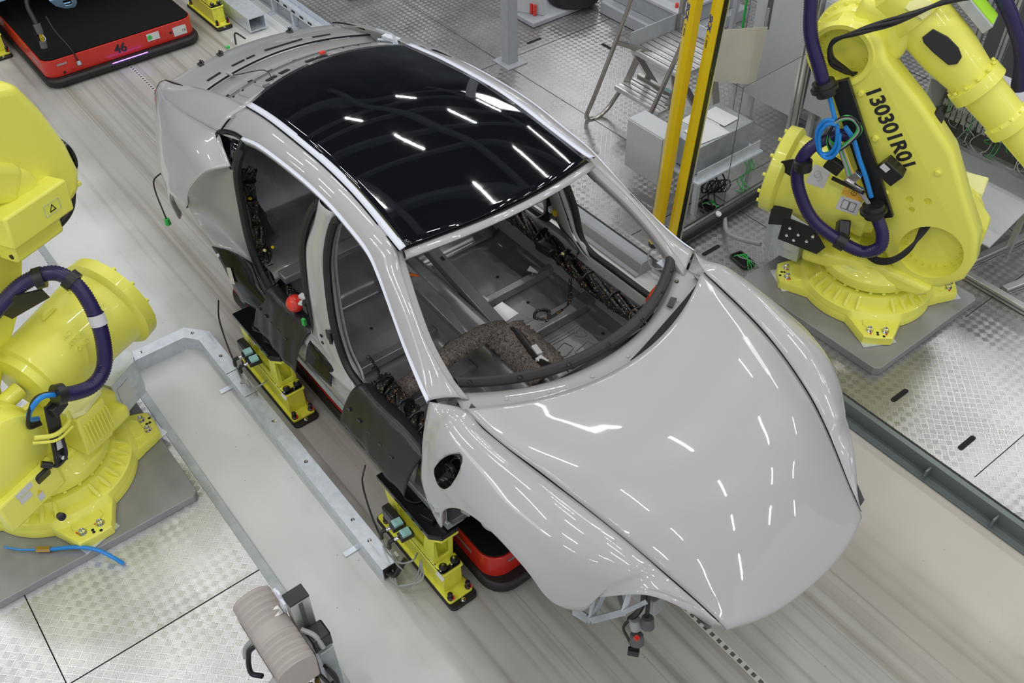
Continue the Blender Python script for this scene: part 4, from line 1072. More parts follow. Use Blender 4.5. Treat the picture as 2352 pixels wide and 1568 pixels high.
# plain unseen shell for the next car, added to shade the vehicle below it
nb = MB(); rows = []
for i, (x, hw, zt) in enumerate(((-7.15, .55, .95), (-7.3, .80, 1.10), (-7.8, .92, 1.2), (-8.6, .95, 1.35), (-9.4, .95, 1.75), (-10.6, .95, 1.8), (-11.6, .93, 1.45), (-12.0, .8, 1.0))):
    rows.append([(x, hw * t_, zb) for t_, zb in ((-1, .62), (-1, .62 + (zt - .62) * .6), (-.75, zt), (0, zt + .04), (.75, zt), (1, .62 + (zt - .62) * .6), (1, .62), (0, .58), (-1, .62))])
o = nb.patch(rows, 3, 2).build('car_body', 'car_paint', None, angle=50)
tag(o, 'plain shell added as the next car body beyond the top left corner, shading vehicle 46', 'car')
# ================================================================ supports
def support(x1, y, label, flip=1, detail=True):
    """x1: front end of the black base"""
    t = thing('body_support', label, 'support stand', (x1, y, 0))
    Lb = .74
    MB().prism(rrect(Lb, .165, .03, 4, cx=-Lb / 2), 0, .022).build('base_plate', 'rubber_black', t, bevel=.004)
    lower = MB().prism(rrect(Lb - .05, .150, .015, 3, cx=-Lb / 2 - .01), .022, .042)
    lower.box((-.355, 0, .115), (.50, .115, .145)); lower.prism(rrect(.52, .135, .012, 3, cx=-.355), .185, .200)
    for xx in (-.105, -.60):
        pass
    lower.build('lower_body', 'stand_yellow', t, bevel=.005)
    MB().prism(rrect(.50, .125, .02, 3, cx=-.355), .200, .208).build('joint_plate', 'gloss_black', t, bevel=.001)
    # upper trestle: two end frames with windows, side walls
    up = MB(); z0, z1 = .222, .455
    up.prism(rrect(.46, .125, .02, 3, cx=-.36), .208, z0)
    xa, xb = -.175, -.56
    for xx in (xa, xb):
        up.ringprism([(-.055, 0), (.055, 0), (.06, .23), (-.06, .23)], [(-.032, .03), (.032, .03), (.040, .185), (-.040, .185)], -.007, .007, frame((xx, 0, z0), (0, 1, 0), (0, 0, 1)))
    for sy in (-1, 1):
        n_out = [(xb, 0), (xa, 0), (xa + .02, .23), (xb - .05, .23)]
        n_in = [(xb + .09, .03), (xa - .09, .03), (xa - .06, .185), (xb + .06, .185)]
        up.ringprism(n_out, n_in, -.006, .006, Matrix.Translation((0, sy * .055, z0)) @ Matrix.Rotation(math.radians(90), 4, 'X'))
    up.prism([(-.63, -.07), (-.17, -.07), (-.12, -.03), (-.12, .07), (-.63, .07)], z1 - .02, z1)
    up.build('trestle', 'stand_yellow', t, bevel=.004)
    tp_ = MB().prism([(-.64, -.075), (-.17, -.075), (-.12, -.03), (-.12, .075), (-.64, .075)], z1, z1 + .035)
    tp_.box((-.25, -.01, z1 + .05), (.08, .05, .03), .3)
    tp_.lathe((-.42, .03, z1 + .035), (0, 0, 1), [(0, .075), (.012, .075), (.016, .066), (.012, .0)], 26)
    tp_.build('top_pad', 'gloss_black', t, bevel=.004)
    for (xx, yy) in ((-.13, -.035), (-.13, .035), (-.58, -.035), (-.58, .035)):
        k = MB().lathe((xx, yy, z0), (0, 0, 1), [(0, .022), (.008, .022), (.010, .011)], 20).build('rubber_washer', 'rubber_black', t)
        MB().cyl((xx, yy, z0 + .009), (xx, yy, z0 + .024), .009, n=6).build('screw', 'chrome', k)
    for (xx, yy) in ((-.125, -.052), (-.125, .05), (-.17, -.058), (-.21, -.058), (-.12, 0.01), (-.17, .058), (-.5, -.058)):
        MB().cyl((xx, yy, .207), (xx, yy, .222), .007, n=10, ch=.002).build('flange_bolt', 'chrome', t)
    for (xx, yy) in ((-.055, -.055), (-.055, .055), (-.66, -.055), (-.66, .055)):
        k = MB().lathe((xx, yy, .042), (0, 0, 1), [(0, .016), (.012, .018), (.018, .010), (.030, .014), (.046, .014), (.052, .008)], 14).build('levelling_knob', 'plastic_black', t)
        MB().tube([(xx + .014, yy, .05), (xx + .02, yy + .01, .06), (xx + .012, yy + .014, .075)], .004, 6).build('red_tag', 'ball_red', k)
    MB().lathe((-.02, 0, .022), (0, 0, 1), [(0, .014), (.004, .013), (.008, .006)], 12).build('base_screw', 'chrome', t)
    if detail:
        MB().prism(rrect(.06, .018, .002, 2), 0, .002, frame((-.11, -.068, .196), (1, .0, 0), (0, .7, .7))).build('data_label', 'paper_white', t)
        for k in range(2):
            xx = -.40 + k * .075
            sb = MB().box((xx, -.115, .355), (.05, .075, .03), -.1).build('sensor_block', 'plastic_black', t, bevel=.003)
            MB().box((xx, -.115, .378), (.045, .05, .018), -.1).build('sensor_cover', 'pale_blue_block', sb, bevel=.002)
            MB().cyl((xx - .01, -.155, .355), (xx - .015, -.175, .352), .010, n=12).build('sensor_nut', 'chrome', sb)
            MB().tube([(xx - .015, -.172, .352), (xx - .02, -.20, .345), (xx - .02, -.205, .30)], .011, 8, smooth=4).build('elbow_plug', 'plastic_black', sb)
            MB().tube([(xx - .02, -.205, .30), (xx + .0, -.20, .20), (xx + .03, -.17, .12), (xx - .06, -.15, .10), (xx - .12, -.16, .07)], .0045, 7, smooth=6).build('sensor_cable', 'cable_grey', t)
        MB().box((-.48, -.10, .33), (.12, .05, .09)).build('valve_box', 'plastic_black', t, bevel=.01)
        MB().tube([(-.60, -.14, .66), (-.63, -.16, .50), (-.55, -.18, .34), (-.45, -.19, .22), (-.50, -.17, .10)], .005, 7, smooth=6).build('air_line', 'plastic_black', t)
        MB().tube([(-.30, -.08, .19), (-.26, -.13, .22), (-.32, -.17, .16), (-.42, -.17, .10), (-.5, -.16, .08)], .005, 7, smooth=6).build('sensor_cable', 'cable_grey', t)
    return t
support(.225, -.862, 'yellow bolted support stand under the front of the car, beside the front wheel arch')
support(-1.36, -.885, 'yellow bolted support stand under the rear door opening of the car')
support(.225, .862, 'yellow support stand under the far front side of the car, mostly hidden', detail=False)
support(-1.36, .885, 'yellow support stand under the far rear side of the car, mostly hidden', detail=False)
support(-7.15, -.87, 'yellow support stand at the left edge of the photo beside vehicle 46', detail=False)
support(-6.35, 1.02, 'yellow support stand beyond the right end of vehicle 46', detail=False)

# ================================================================ cable duct on the floor
t = thing('cable_duct', 'galvanised steel cable duct with bent corner lying on the floor beside the supports', 'cable duct', (-1.2, -1.07, 0))
def duct(path, wd=.085, h=.10):
    m = MB()
    P = [Vector((p[0], p[1], 0)) for p in path]; L, Rr = [], []
    for i, p in enumerate(P):
        d1 = (P[i] - P[i - 1]).normalized() if i > 0 else (P[1] - P[0]).normalized()
        d2 = (P[i + 1] - P[i]).normalized() if i < len(P) - 1 else d1
        n1 = Vector((-d1.y, d1.x, 0)); n2 = Vector((-d2.y, d2.x, 0)); b_ = (n1 + n2).normalized(); k = wd / 2 / b_.dot(n1)
        L.append(p + b_ * k); Rr.append(p - b_ * k)
    vs = []; fs = []
    for l, r in zip(L, Rr): vs += [(l.x, l.y, 0), (l.x, l.y, h), (r.x, r.y, h), (r.x, r.y, 0)]
    for i in range(len(P) - 1):
        a, b_ = 4 * i, 4 * i + 4
        fs += [(a, b_, b_ + 1, a + 1), (a + 1, b_ + 1, b_ + 2, a + 2), (a + 2, b_ + 2, b_ + 3, a + 3)]
    m.add(vs, fs); return m
dx, dy = 1.2, 1.07
path = [(-2.47, -1.98), (-2.47, -1.16), (-2.36, -1.07), (-.155, -1.07)]
path = [(x + dx, y + dy) for x, y in path]
duct(path).build('duct_cover', 'galvanised', t, smooth=False, solid=.003)
for (x, y) in ((-2.47, -1.45), (-2.43, -1.12), (-2.12, -1.07), (-1.42, -1.07), (-1.03, -1.07), (-.52, -1.07), (-.35, -1.07), (-1.82, -1.07)):
    MB().lathe((x + dx, y + dy, .1015), (0, 0, 1), [(0, .012), (.003, .011), (.004, .006), (.002, .003)], 14).build('screw', 'chrome', t)
for x in (-1.95, -1.70): MB().box((x + dx, dy - 1.07, .102), (.003, .087, .003)).build('joint', 'dark_void', t)
for (x, y) in ((-1.93, -1.14), (-.42, -1.15), (-.25, -1.02)): MB().box((x + dx, y + dy, .006), (.035, .10, .004)).build('floor_tab', 'galvanised', t)
MB().box((-.155 + dx, dy - 1.07, .05), (.004, .07, .07)).build('open_end', 'dark_void', t)
MB().tube([(-.16 + dx, -.02, .05), (-.11 + dx, .0, .07), (-.10 + dx, .03, .12), (-.10 + dx, .07, .16)], .015, 8, smooth=6).build('cable_elbow', 'plastic_black', t)
for k in range(3):
    MB().tube([(-.165 + dx, -.01 + .012 * k, .05), (-.10 + dx + .02 * k, -.02, .03 + .02 * k), (-.02 + dx, .02 - .02 * k, .04 + .03 * k), (-.01 + dx + .02 * k, .08, .12), (-.03 + dx, .12, .19)], .0045, 7, smooth=8).build('loose_cable', 'cable_grey', t)
# ================================================================ ROBOTS
def baked(ob):
    """freeze an object's modifiers into its mesh"""
    dg = bpy.context.evaluated_depsgraph_get(); dg.update()
    me = bpy.data.meshes.new_from_object(ob.evaluated_get(dg)); ob.modifiers.clear(); ob.data = me
def cut(ob, cutters):
    tmp = []
    for mb in cutters:
        c = mb.build('cutter', 'dark_void', ob.parent); tmp.append(c)
        md = ob.modifiers.new('b', 'BOOLEAN'); md.operation = 'DIFFERENCE'; md.object = c; md.solver = 'EXACT'
    baked(ob)
    for c in tmp: bpy.data.objects.remove(c, do_unlink=True)
    try:
        for p in ob.data.polygons: p.use_smooth = True
        ob.data.set_sharp_from_angle(angle=math.radians(35))
    except Exception: pass

def robot(label, bx, by, ang, base_ang, zp, cam_side, jb_ang, forearm):
    cs = -1
    t = thing('industrial_robot', label, 'robot arm', (bx, by, 0), math.radians(ang))
    RB = Matrix.Rotation(math.radians(base_ang - ang), 4, 'Z')
    Y = 'robot_yellow'
    def ring_pts(th):
        """foot outline: four blunt lobes on a round casting"""
        a = (th + 45) % 90 - 45   # lobes at 0, 90, ...
        a = abs(a)
        if a < 9: return .575 / math.cos(math.radians(a)) * (1 - .001 * a)
        if a < 17: return .575 - (a - 9) * .0125
        if a < 24: return .475 - (a - 17) * .0075
        return .4225
    outl = []
    for k in range(120):
        th = k * 3; r = ring_pts(th); outl.append((r * math.cos(math.radians(th)), r * math.sin(math.radians(th))))
    # casting: lower skirt, then pockets rising to the turntable
    mb = MB(); rows = []
    def lvl(f, z): rows.append([(f(x, y)[0], f(x, y)[1], z) for x, y in outl + outl[:1]])
    lvl(lambda x, y: (x, y), zp + .004); lvl(lambda x, y: (x, y), zp + .058)
    lvl(lambda x, y: (x * .985, y * .985), zp + .066)
    def shrink(rm):
        return lambda x, y: (x * min(1, rm / math.hypot(x, y)), y * min(1, rm / math.hypot(x, y)))
    lvl(shrink(.440), zp + .067); lvl(shrink(.415), zp + .105); lvl(shrink(.40), zp + .112); lvl(shrink(.345), zp + .118); lvl(shrink(.325), zp + .17); lvl(shrink(.29), zp + .175); lvl(shrink(.28), zp + .12)
    mb.grid(rows); mb.xf(RB); base = mb.build('base', Y, t, bevel=.004, angle=40)
    rb = MB()
    for k in range(32):
        a = math.radians(k * 11.25 + 5)
        if abs(((k * 11.25 + 5) + 45) % 90 - 45) < 14: continue
        d = Vector((math.cos(a), math.sin(a), 0))
        b_ = MB().prism([(.325, 0), (.405, 0), (.398, .012), (.325, .062)], -.010, .010, RB @ frame((0, 0, zp + .110), d, (0, 0, 1)))
        b_.build('base_rib', Y, base, bevel=.003)
    for q in range(4):
        a = math.radians(q * 90)
        M_ = RB @ Matrix.Rotation(a, 4, 'Z')
        # raised pad behind the lobe and bolts
        MB().prism([(.36, -.075), (.47, -.085), (.50, -.05), (.50, .05), (.47, .085), (.36, .075)], zp + .06, zp + .078, M_).build('foot_pad', Y, base, bevel=.006)
        for sy in (-1, 1):
            p = M_ @ Vector((.515, sy * .048, zp + .066))
            w_ = MB().lathe(p, (0, 0, 1), [(0, .024), (.004, .024)], 18); w_.lathe(p, (0, 0, 1), [(.004, .015), (.026, .015), (.028, .012), (.020, .007), (.020, 0.0001)], 16)
            w_.build('foot_bolt', 'chrome', base)
            MB().box(p + Vector((.016, -.018, .002)), (.008, .03, .003), q).build('paint_mark', 'ball_red', base)
        for (dx, dy) in ((.548, .0), (.56, .035), (.53, .0)):
            p = M_ @ Vector((dx, dy, zp + .0655)); MB().cyl(p, p + Vector((0, 0, .001)), .009, n=14).build('foot_hole', 'dark_void', base)
        p = M_ @ Vector((.50, 0, 0)); MB().box((p.x, p.y, zp + .0045), (.16, .22, .005), math.radians(base_ang - ang + 90 * q) + .3).build('shim_plate', 'galvanised', base)
    # turntable and carriage
    tt = MB().lathe((0, 0, zp + .15), (0, 0, 1), [(0, .28), (.04, .285), (.045, .30), (.06, .30), (.062, .325), (.10, .335), (.13, .33), (.15, .30), (.20, .27)], 56)
    tt.build('turntable', Y, t, bevel=.003)
    tb = MB()
    for k in range(24):
        a = k * math.pi / 12; tb.box((.305 * math.cos(a), .305 * math.sin(a), zp + .205), (.03, .02, .03), a)
    tb.build('turntable_lugs', Y, t, bevel=.003)
    z0 = zp + .26
    car_ = MB()
    # side cheeks sloping down from the shoulder joint
    side = [(-.40, z0), (-.42, z0 + .12), (-.25, z0 + .30), (.05, z0 + .34), (.20, .95), (.44, .94), (.58, .80), (.58, .58), (.46, .46), (.30, z0)]
    MX = Matrix(((1, 0, 0, 0), (0, 0, 1, 0), (0, 1, 0, 0), (0, 0, 0, 1)))
    car_.prism(side, -cs * .04 if cs > 0 else .02, -cs * .18 if cs > 0 else .17, MX)
    car_.build('carriage', Y, t, bevel=.02, seg=3)
    MB().prism([(-.40, z0 - .02), (-.40, z0 + .08), (.10, z0 + .12), (.42, z0 + .06), (.36, z0 - .02)], -.26, .26, MX).build('carriage_floor', Y, t, bevel=.03, seg=3)
    # shoulder gear discs away from the camera side, with the shoulder motor
    o = -cs
    MB().lathe((.312, o * .02, .70), (0, o, 0), [(0, .20), (.03, .215), (.035, .245), (.13, .25), (.15, .235), (.24, .23), (.27, .19), (.28, .0001)], 48).build('shoulder_gear', Y, t, bevel=.004)
    nb = 26
    for k in range(nb):
        a = 2 * math.pi * k / nb; p = Vector((.312 + .212 * math.cos(a), o * .018, .70 + .212 * math.sin(a)))
        MB().cyl(p, p - Vector((0, o * .014, 0)), .010, n=8).build('gear_screw', Y, t)
    if cam_side < 0: MB().box((.40, o * .36, .80), (.17, .20, .17)).box((.40, o * .47, .80), (.13, .04, .13)).build('shoulder_motor', 'robot_yellow_pale', t, bevel=.012, seg=2)
    # spring balancer barrel
    cs = cam_side
    ax = Vector((-.70, cs * .05, .87)); ad = Vector((.72, -cs * .0, -.06)).normalized()
    MB().lathe(ax, ad, [(-.03, .0001), (-.03, .25), (-.02, .275), (.05, .28), (.07, .262), (.075, .245), (.11, .24), (.56, .215), (.60, .222), (.63, .222), (.64, .19), (.68, .18), (.69, .0001)], 56).build('balancer_barrel', Y, t)
    for k in range(12):
        a = 2 * math.pi * k / 12 + .2; x_ = ad.cross(Vector((0, 0, 1))).normalized(); y_ = ad.cross(x_)
        p = ax + ad * -.028 + (x_ * math.cos(a) + y_ * math.sin(a)) * .235
        MB().cyl(p, p - ad * .02, .012, n=10).build('barrel_nub', Y, t)
    for k in range(2): # lifting eyes
        p = ax + ad * (.18 + .2 * k) + Vector((0, 0, .232)); 
        MB().prism([(-.05, 0), (-.03, .03), (.03, .03), (.05, 0)], -.012, .012, frame(p, ad, (0, 0, 1))).build('barrel_lug', Y, t, bevel=.004)
    # mount of the barrel under it
    MB().bar((-.55, cs * .05, .66), (-.10, cs * .05, z0 + .1), .16, .10).build('barrel_mount', Y, t, bevel=.02)
    MB().cyl((.0, cs * .05, .81), (.30, cs * .03, .78), .045, n=18).build('balancer_rod', Y, t)
    # cast lettering on the barrel
    xn = ad
    for k, s_ in enumerate(('ACHTUNG', 'ATTENTION', 'CAUTION')):
        an = (.55 + k * .16) * (1 if cs < 0 else -1) 
        nrm = Vector((0, cs * math.cos(.9 - k * .2), math.sin(.9 - k * .2)))
        p = ax + ad * (.40 if cs < 0 else .36) + nrm * .2262
        yv = ad.cross(nrm) if cs > 0 else nrm.cross(ad)
        M_ = frame(p, ad if cs < 0 else -ad, nrm.cross(ad if cs < 0 else -ad))
        text(s_, .035, M_, Y, t, ext=.002, name='cast_lettering')
    # lower arm
    cs = -1
    arm2 = [(.30, .43), (.45, .46), (.56, .57), (.585, .72), (.54, .90), (.44, 1.06), (.26, 1.38), (.02, 1.62), (-.22, 1.82), (-.27, 1.92), (-.38, 1.985), (-.52, 1.975), (-.62, 1.88), (-.645, 1.76), (-.60, 1.64), (-.48, 1.54), (-.42, 1.42), (-.30, 1.16), (-.10, .95), (.02, .80), (.06, .62), (.16, .48)]
    ya, yb = cs * .05, cs * .215
    if ya > yb: ya, yb = yb, ya
    am = MB().prism(arm2, ya, yb, MX); arm = am.build('lower_arm', Y, t)
    md = arm.modifiers.new('bv', 'BEVEL'); md.width = .035; md.segments = 4; md.limit_method = 'ANGLE'; md.angle_limit = math.radians(50)
    cut(arm, [MB().cyl((.33, cs * .13, .70), (.33, cs * .40, .70), .185, n=48), MB().cyl((-.46, cs * .11, 1.79), (-.46, cs * .4, 1.79), .150, n=40),
              MB().prism(rrect(.045, .075, .02, 4), -.1, .1, frame((.10, cs * .215, 1.16), (.6, 0, .8), (-.8, 0, .6))) if False else MB().cyl((.12, cs * .19, 1.02), (.12, cs * .4, 1.02), .022, n=16),
              MB().cyl((.22, cs * .19, 1.04), (.22, cs * .4, 1.04), .022, n=16), MB().cyl((.15, cs * .19, .955), (.15, cs * .4, .955), .018, n=16)])
    for (n_, c_, R_) in ((22, (.33, .70), .155), (18, (-.46, 1.79), .128)):
        for k in range(n_):
            a = 2 * math.pi * k / n_; yy = cs * (.130 if R_ > .14 else .110); p = Vector((c_[0] + R_ * math.cos(a), yy, c_[1] + R_ * math.sin(a)))
            MB().lathe(p, (0, cs, 0), [(0, .011), (.012, .011), (.012, .006), (.004, .0055)], 10).build('joint_screw', Y, arm)
    # rim around the elbow
    MB().lathe((-.46, cs * .14, 1.79), (0, cs, 0), [(.045, .150), (.085, .155), (.090, .180), (.06, .195)], 44, caps=False).build('elbow_rim', Y, arm)
    MB().box((.11, cs * .09, 1.50), (.05, .10, .09), 0, Matrix.Rotation(-.7, 3, 'Y')).build('arm_cover', 'plastic_black', arm, bevel=.012)
    for (u_, z_) in ((-.16, 1.35), (-.02, 1.02), (.22, 1.24), (-.30, 1.60)):
        MB().cyl((u_, cs * .21, z_), (u_, cs * .232, z_), .02, .016, n=16, ch=.003).build('arm_boss', Y, arm)
    # elbow housing and forearm
    hk = 1.0 if cam_side < 0 else .45
    MB().lathe((-.44, cs * .05, 1.78), (0, -cs, 0), [(-.02, .205 * hk), (.0, .215 * hk), (.05, .215 * hk), (.06, .235 * hk), (.10, .24 * hk), (.12, .21 * hk), (.30 * hk, .20 * hk), (.32 * hk, .17 * hk), (.33 * hk, .0001)], 48).build('elbow_housing', Y, t, bevel=.004)
    for k in range(22 if cam_side < 0 else 0):
        a = 2 * math.pi * k / 22; p = Vector((-.44 + .222 * math.cos(a), -cs * .0, 1.78 + .222 * math.sin(a)))
        MB().cyl(p, p + Vector((0, cs * .012, 0)), .010, n=8).build('housing_screw', Y, t)
    forearm(t, cs, Y)
    cs = cam_side
    # junction box at the foot
    ja = math.radians(jb_ang); M_ = Matrix.Rotation(ja - math.radians(ang), 4, 'Z')
    jb = MB()
    prof = [(-.15, -.12), (-.15, .09), (-.10, .15), (.10, .15), (.16, .08), (.16, -.12)]
    jb.prism([(.55 + y, x) for x, y in prof], zp + .10, zp + .36, M_)
    jbo = jb.build('junction_box', 'galvanised', t, smooth=False, bevel=.004)
    MB().prism([(.55 + y * 1.03, x * 1.03) for x, y in prof], zp + .36, zp + .366, M_).build('box_lid', 'galvanised', jbo, smooth=False, bevel=.002)
    lab = frame(M_ @ Vector((.505 if cs > 0 else .49, (.162 if cs < 0 else -.152), zp + .24)), M_.to_3x3() @ Vector((-1 if cs < 0 else 1, 0, 0)), (0, 0, 1))
    MB().prism(rrect(.10, .13, .003, 2), .0, .002, lab).build('warning_label', 'paper_white', jbo, smooth=False)
    if cam_side < 0: MB().prism([(-.045, .005), (.045, .005), (.045, .06), (-.045, .06)], .002, .0026, lab).build('label_head', 'sick_yellow', jbo, smooth=False)
    if cam_side < 0: MB().ringprism([(-.022, .012), (.022, .012), (0, .052)], [(-.013, .018), (.013, .018), (0, .042)], .0026, .0032, lab).build('warning_triangle', 'ink', jbo, smooth=False)
    return t, arm, jbo

# ---------- right-hand robot
def forearm_right(t, cs, Y):
    MB().box((-.30, .02, 1.93), (.34, .30, .26), 0, Matrix.Rotation(.25, 3, 'Y')).build('forearm_casing', Y, t, bevel=.05, seg=4)
    d = Vector((.58, 0, -.45)).normalized(); p0 = Vector((-.18, .02, 2.02))
    fa = MB().lathe(p0, d, [(-.20, .0001), (-.20, .13), (-.16, .165), (0, .165), (.02, .175), (.05, .175), (.06, .155), (.30, .150), (.48, .125), (.50, .125), (.505, .150), (.575, .152), (.58, .118), (.78, .110), (.80, .125), (.86, .125), (.87, .09), (1.1, .09)], 44)
    f = fa.build('forearm', Y, t, bevel=.002)
    for k in range(12):
        a = 2 * math.pi * k / 12; x_ = d.cross(Vector((0, 0, 1))).normalized(); y_ = d.cross(x_)
        for (s_, rr_) in ((.50, .138), (.80, .116)):
            p = p0 + d * s_ + (x_ * math.cos(a) + y_ * math.sin(a)) * rr_
            MB().cyl(p, p - d * .016, .009, n=8).build('flange_screw', Y, f)
    # black service cover on the forearm
    up = Vector((0, -1, .45)); up = (up - d * up.dot(d)).normalized(); sd = d.cross(up)
    M_ = frame(p0 + d * .235 + up * .140, d, sd)
    MB().prism([(-.115, -.02), (-.115, .045), (-.09, .055), (-.02, .052), (.09, .035), (.115, .0), (.10, -.04), (.05, -.055), (-.03, -.05)], .0, .022, M_ @ Matrix.Diagonal((1, 1, 1, 1)) if M_[2][2] > 0 else M_ @ Matrix.Diagonal((1, 1, -1, 1))).build('service_cover', 'plastic_black', f, bevel=.004)
    # wire guide lug with a black bundle
    MB().prism([(-.06, -.04), (.05, -.05), (.07, 0), (.04, .05), (-.06, .05)], -.01, .01, frame((-.14, -.12, 2.10), (1, 0, -.3), (0, .6, .8))).build('wire_clamp', 'robot_yellow_pale', t, bevel=.004)
    for k in range(5):
        o = Vector((0, .010 * math.sin(k * 1.26), .010 * math.cos(k * 1.26)))
        pts = [Vector((.10, -.06, 2.20)), Vector((-.02, -.12, 2.16)), Vector((-.14, -.20, 2.10)), Vector((-.25, -.29, 2.06)), Vector((-.39, -.33, 1.99)), Vector((-.50, -.31, 1.90)), Vector((-.49, -.27, 1.78)), Vector((-.41, -.20, 1.70)), Vector((-.36, -.16, 1.67))]
        c = catmull([p + o for p in pts], 6)
        c = [tuple(Vector(q) + Vector((0, .008 * math.sin(i * .35 + k * 1.26), .008 * math.cos(i * .35 + k * 1.26)))) for i, q in enumerate(c)]
        MB().tube(c, .010, 7).build('black_cable', 'rubber_black', t)
    # lime and grey box on top, partly out of view
    M_ = frame((.07, .10, 2.10), d, (0, 1, 0)); lb = MB().prism(rrect(.36, .16, .006, 2), -.03, .03, M_).build('line_box', 'cabinet_grey', t, bevel=.004)
    MB().prism(rrect(.34, .13, .006, 2), .03, .036, M_).build('box_cover', 'lime_box', lb)
R_T, R_ARM, R_JB = robot('bright yellow robot numbered 130301R01 with purple hose, right of the car', .02, 2.58, 22, 45, ZR + .06, -1, 196, forearm_right)
dA = Vector((-.75, 0, 1.07)).normalized()
# number on the arm
text('130301R01', .118, frame((-.095, -.2165, 1.43), (.60, 0, -.80), (.80, 0, .60)), 'ink', R_ARM, ext=.0008, name='number', bold=.0035)
# black mounting rail along the arm with hose clamps
rail = MB().bar((-.43, -.245, 1.66), (.02, -.245, .87), .11, .03, (0, 1, 0)).build('hose_rail', 'plastic_black', R_T, bevel=.004)
for (p, q) in (((-.49, -.33, 1.66), (-.46, -.33, 1.60)), ((-.05, -.32, .97), (-.03, -.32, .90))):
    a, b_ = Vector(p), Vector(q); d_ = (b_ - a).normalized()
    MB().lathe(a - d_ * .02, d_, [(0, .045), (.0, .062), (.03, .066), (.032, .078), (.05, .078), (.052, .060), (.085, .055), (.087, .045)], 24).build('hose_clamp', 'plastic_black', R_T)
def hose(t, pts, r=.038, nm='hose', m_='hose_purple'):
    return MB().tube(pts, r, 14, smooth=10, rib=.0022, pitch=.013).build(nm, m_, t, angle=80)
hose(R_T, [(-.70, -.28, 2.30), (-.66, -.30, 2.10), (-.62, -.32, 1.92), (-.54, -.33, 1.76), (-.48, -.33, 1.64)])
hose(R_T, [(-.26, -.24, 1.34), (-.36, -.27, 1.34), (-.44, -.32, 1.30), (-.50, -.36, 1.22), (-.515, -.38, 1.09), (-.46, -.40, .96), (-.35, -.42, .83), (-.18, -.42, .745), (-.03, -.40, .70), (.055, -.38, .75), (.045, -.35, .83), (-.02, -.32, .92)])
hose(R_T, [(.10, .22, 2.22), (.20, .20, 2.12), (.32, .20, 1.97), (.41, .20, 1.81), (.455, .20, 1.62)], .040)
MB().prism([(-.09, -.26), (.04, -.22), (.05, .10), (-.02, .26), (-.09, .22)], -.004, .004, frame((-.56, -.255, .84), (1, 0, 0), (0, 0, 1))).build('hose_bracket', 'plastic_black', R_T, bevel=.003)
MB().prism([(-.12, -.08), (.14, -.10), (.18, -.04), (.08, .06), (-.12, .08)], -.004, .004, frame((-.44, -.275, .60), (1, 0, 0), (0, .3, 1))).build('hose_bracket', 'plastic_black', R_T, bevel=.003)
for (u_, z_) in ((-.50, .63), (-.44, .60), (-.38, .57), (-.46, .55), (-.35, .62), (-.51, .57)): MB().cyl((u_, -.285, z_), (u_, -.30, z_), .010, n=8).build('bracket_bolt', 'chrome', R_T)
for (p, d_) in (((-.49, -.385, 1.16), (.15, 0, -1)), ((-.16, -.42, .74), (1, 0, -.3))):
    MB().lathe(p, d_, [(-.03, .043), (-.03, .052), (.03, .052), (.03, .043)], 20).build('hose_clamp', 'plastic_black', R_T)
MB().bar((-.17, -.36, .80), (-.20, -.28, .72), .07, .10).build('clamp_foot', 'plastic_black', R_T, bevel=.01)
for k in range(4):
    o = .011 * (k - 1.5)
    MB().tube([(.26 + o, -.12, .90), (.25 + o, -.17, .83), (.22, -.24, .72 + o), (.15, -.30, .635 + o), (.06, -.31, .60 + o), (-.04, -.28, .62 + o)], .010, 7, smooth=7).build('black_cable', 'rubber_black', R_T)
# cable tangle on the rail
random.seed(5)
bl = [(-.455, -.31, 1.60), (-.40, -.33, 1.50), (-.355, -.35, 1.42), (-.34, -.36, 1.33), (-.37, -.36, 1.26), (-.42, -.36, 1.26), (-.455, -.35, 1.33), (-.46, -.35, 1.40), (-.43, -.35, 1.46), (-.38, -.35, 1.47)]
MB().tube(bl, .013, 9, smooth=7).build('blue_cable', 'cable_blue', R_T)
MB().tube([(x + .02, y - .012, z - .012) for x, y, z in bl[2:]], .011, 9, smooth=7).build('blue_cable', 'cable_blue', R_T)
MB().tube([(-.32, -.33, 1.44), (-.26, -.31, 1.36), (-.20, -.30, 1.24), (-.14, -.30, 1.14), (-.08, -.30, 1.02)], .014, 9, smooth=7).build('blue_cable', 'cable_blue', R_T)
for k, (m_, r) in enumerate((('cable_green', .008), ('cable_green', .007), ('cable_grey', .010), ('rubber_black', .008), ('rubber_black', .009), ('cable_green', .006))):
    o = .010 * k; ph = k * .5
    MB().tube([(-.36 - o * .3, -.31, 1.30 - o), (-.40, -.34 - o * .3, 1.36), (-.37 + o * .2, -.36, 1.47 + o * .5), (-.30, -.355, 1.51 + o * .3), (-.25 + o * .4, -.34, 1.46), (-.27 + o * .3, -.34, 1.38), (-.33, -.345, 1.30 - o * .5), (-.41, -.35, 1.25 - o * .3), (-.45 - o * .2, -.345, 1.31), (-.43, -.34, 1.39)], r, 7, smooth=7).build('looped_cable', m_, R_T)
for k, (m_, r) in enumerate((('cable_grey', .011), ('cable_green', .006), ('cable_green', .006), ('cable_grey', .008), ('sick_yellow', .004))):
    o = .016 * k
    MB().tube([(-.33 + o * .5, -.32, 1.30), (-.27 + o * .5, -.32, 1.20), (-.22 + o * .6, -.31, 1.10), (-.13 + o * .3, -.31, 1.02), (-.06 + o * .2, -.31, .95)], r, 7, smooth=7).build('rail_cable', m_, R_T)
MB().box((-.20, -.31, 1.13), (.05, .04, .07), 0, Matrix.Rotation(.6, 3, 'Y')).box((-.19, -.335, 1.09), (.12, .02, .02), 0, Matrix.Rotation(.3, 3, 'Y')).build('cable_coupler', 'chrome', R_T, bevel=.003)
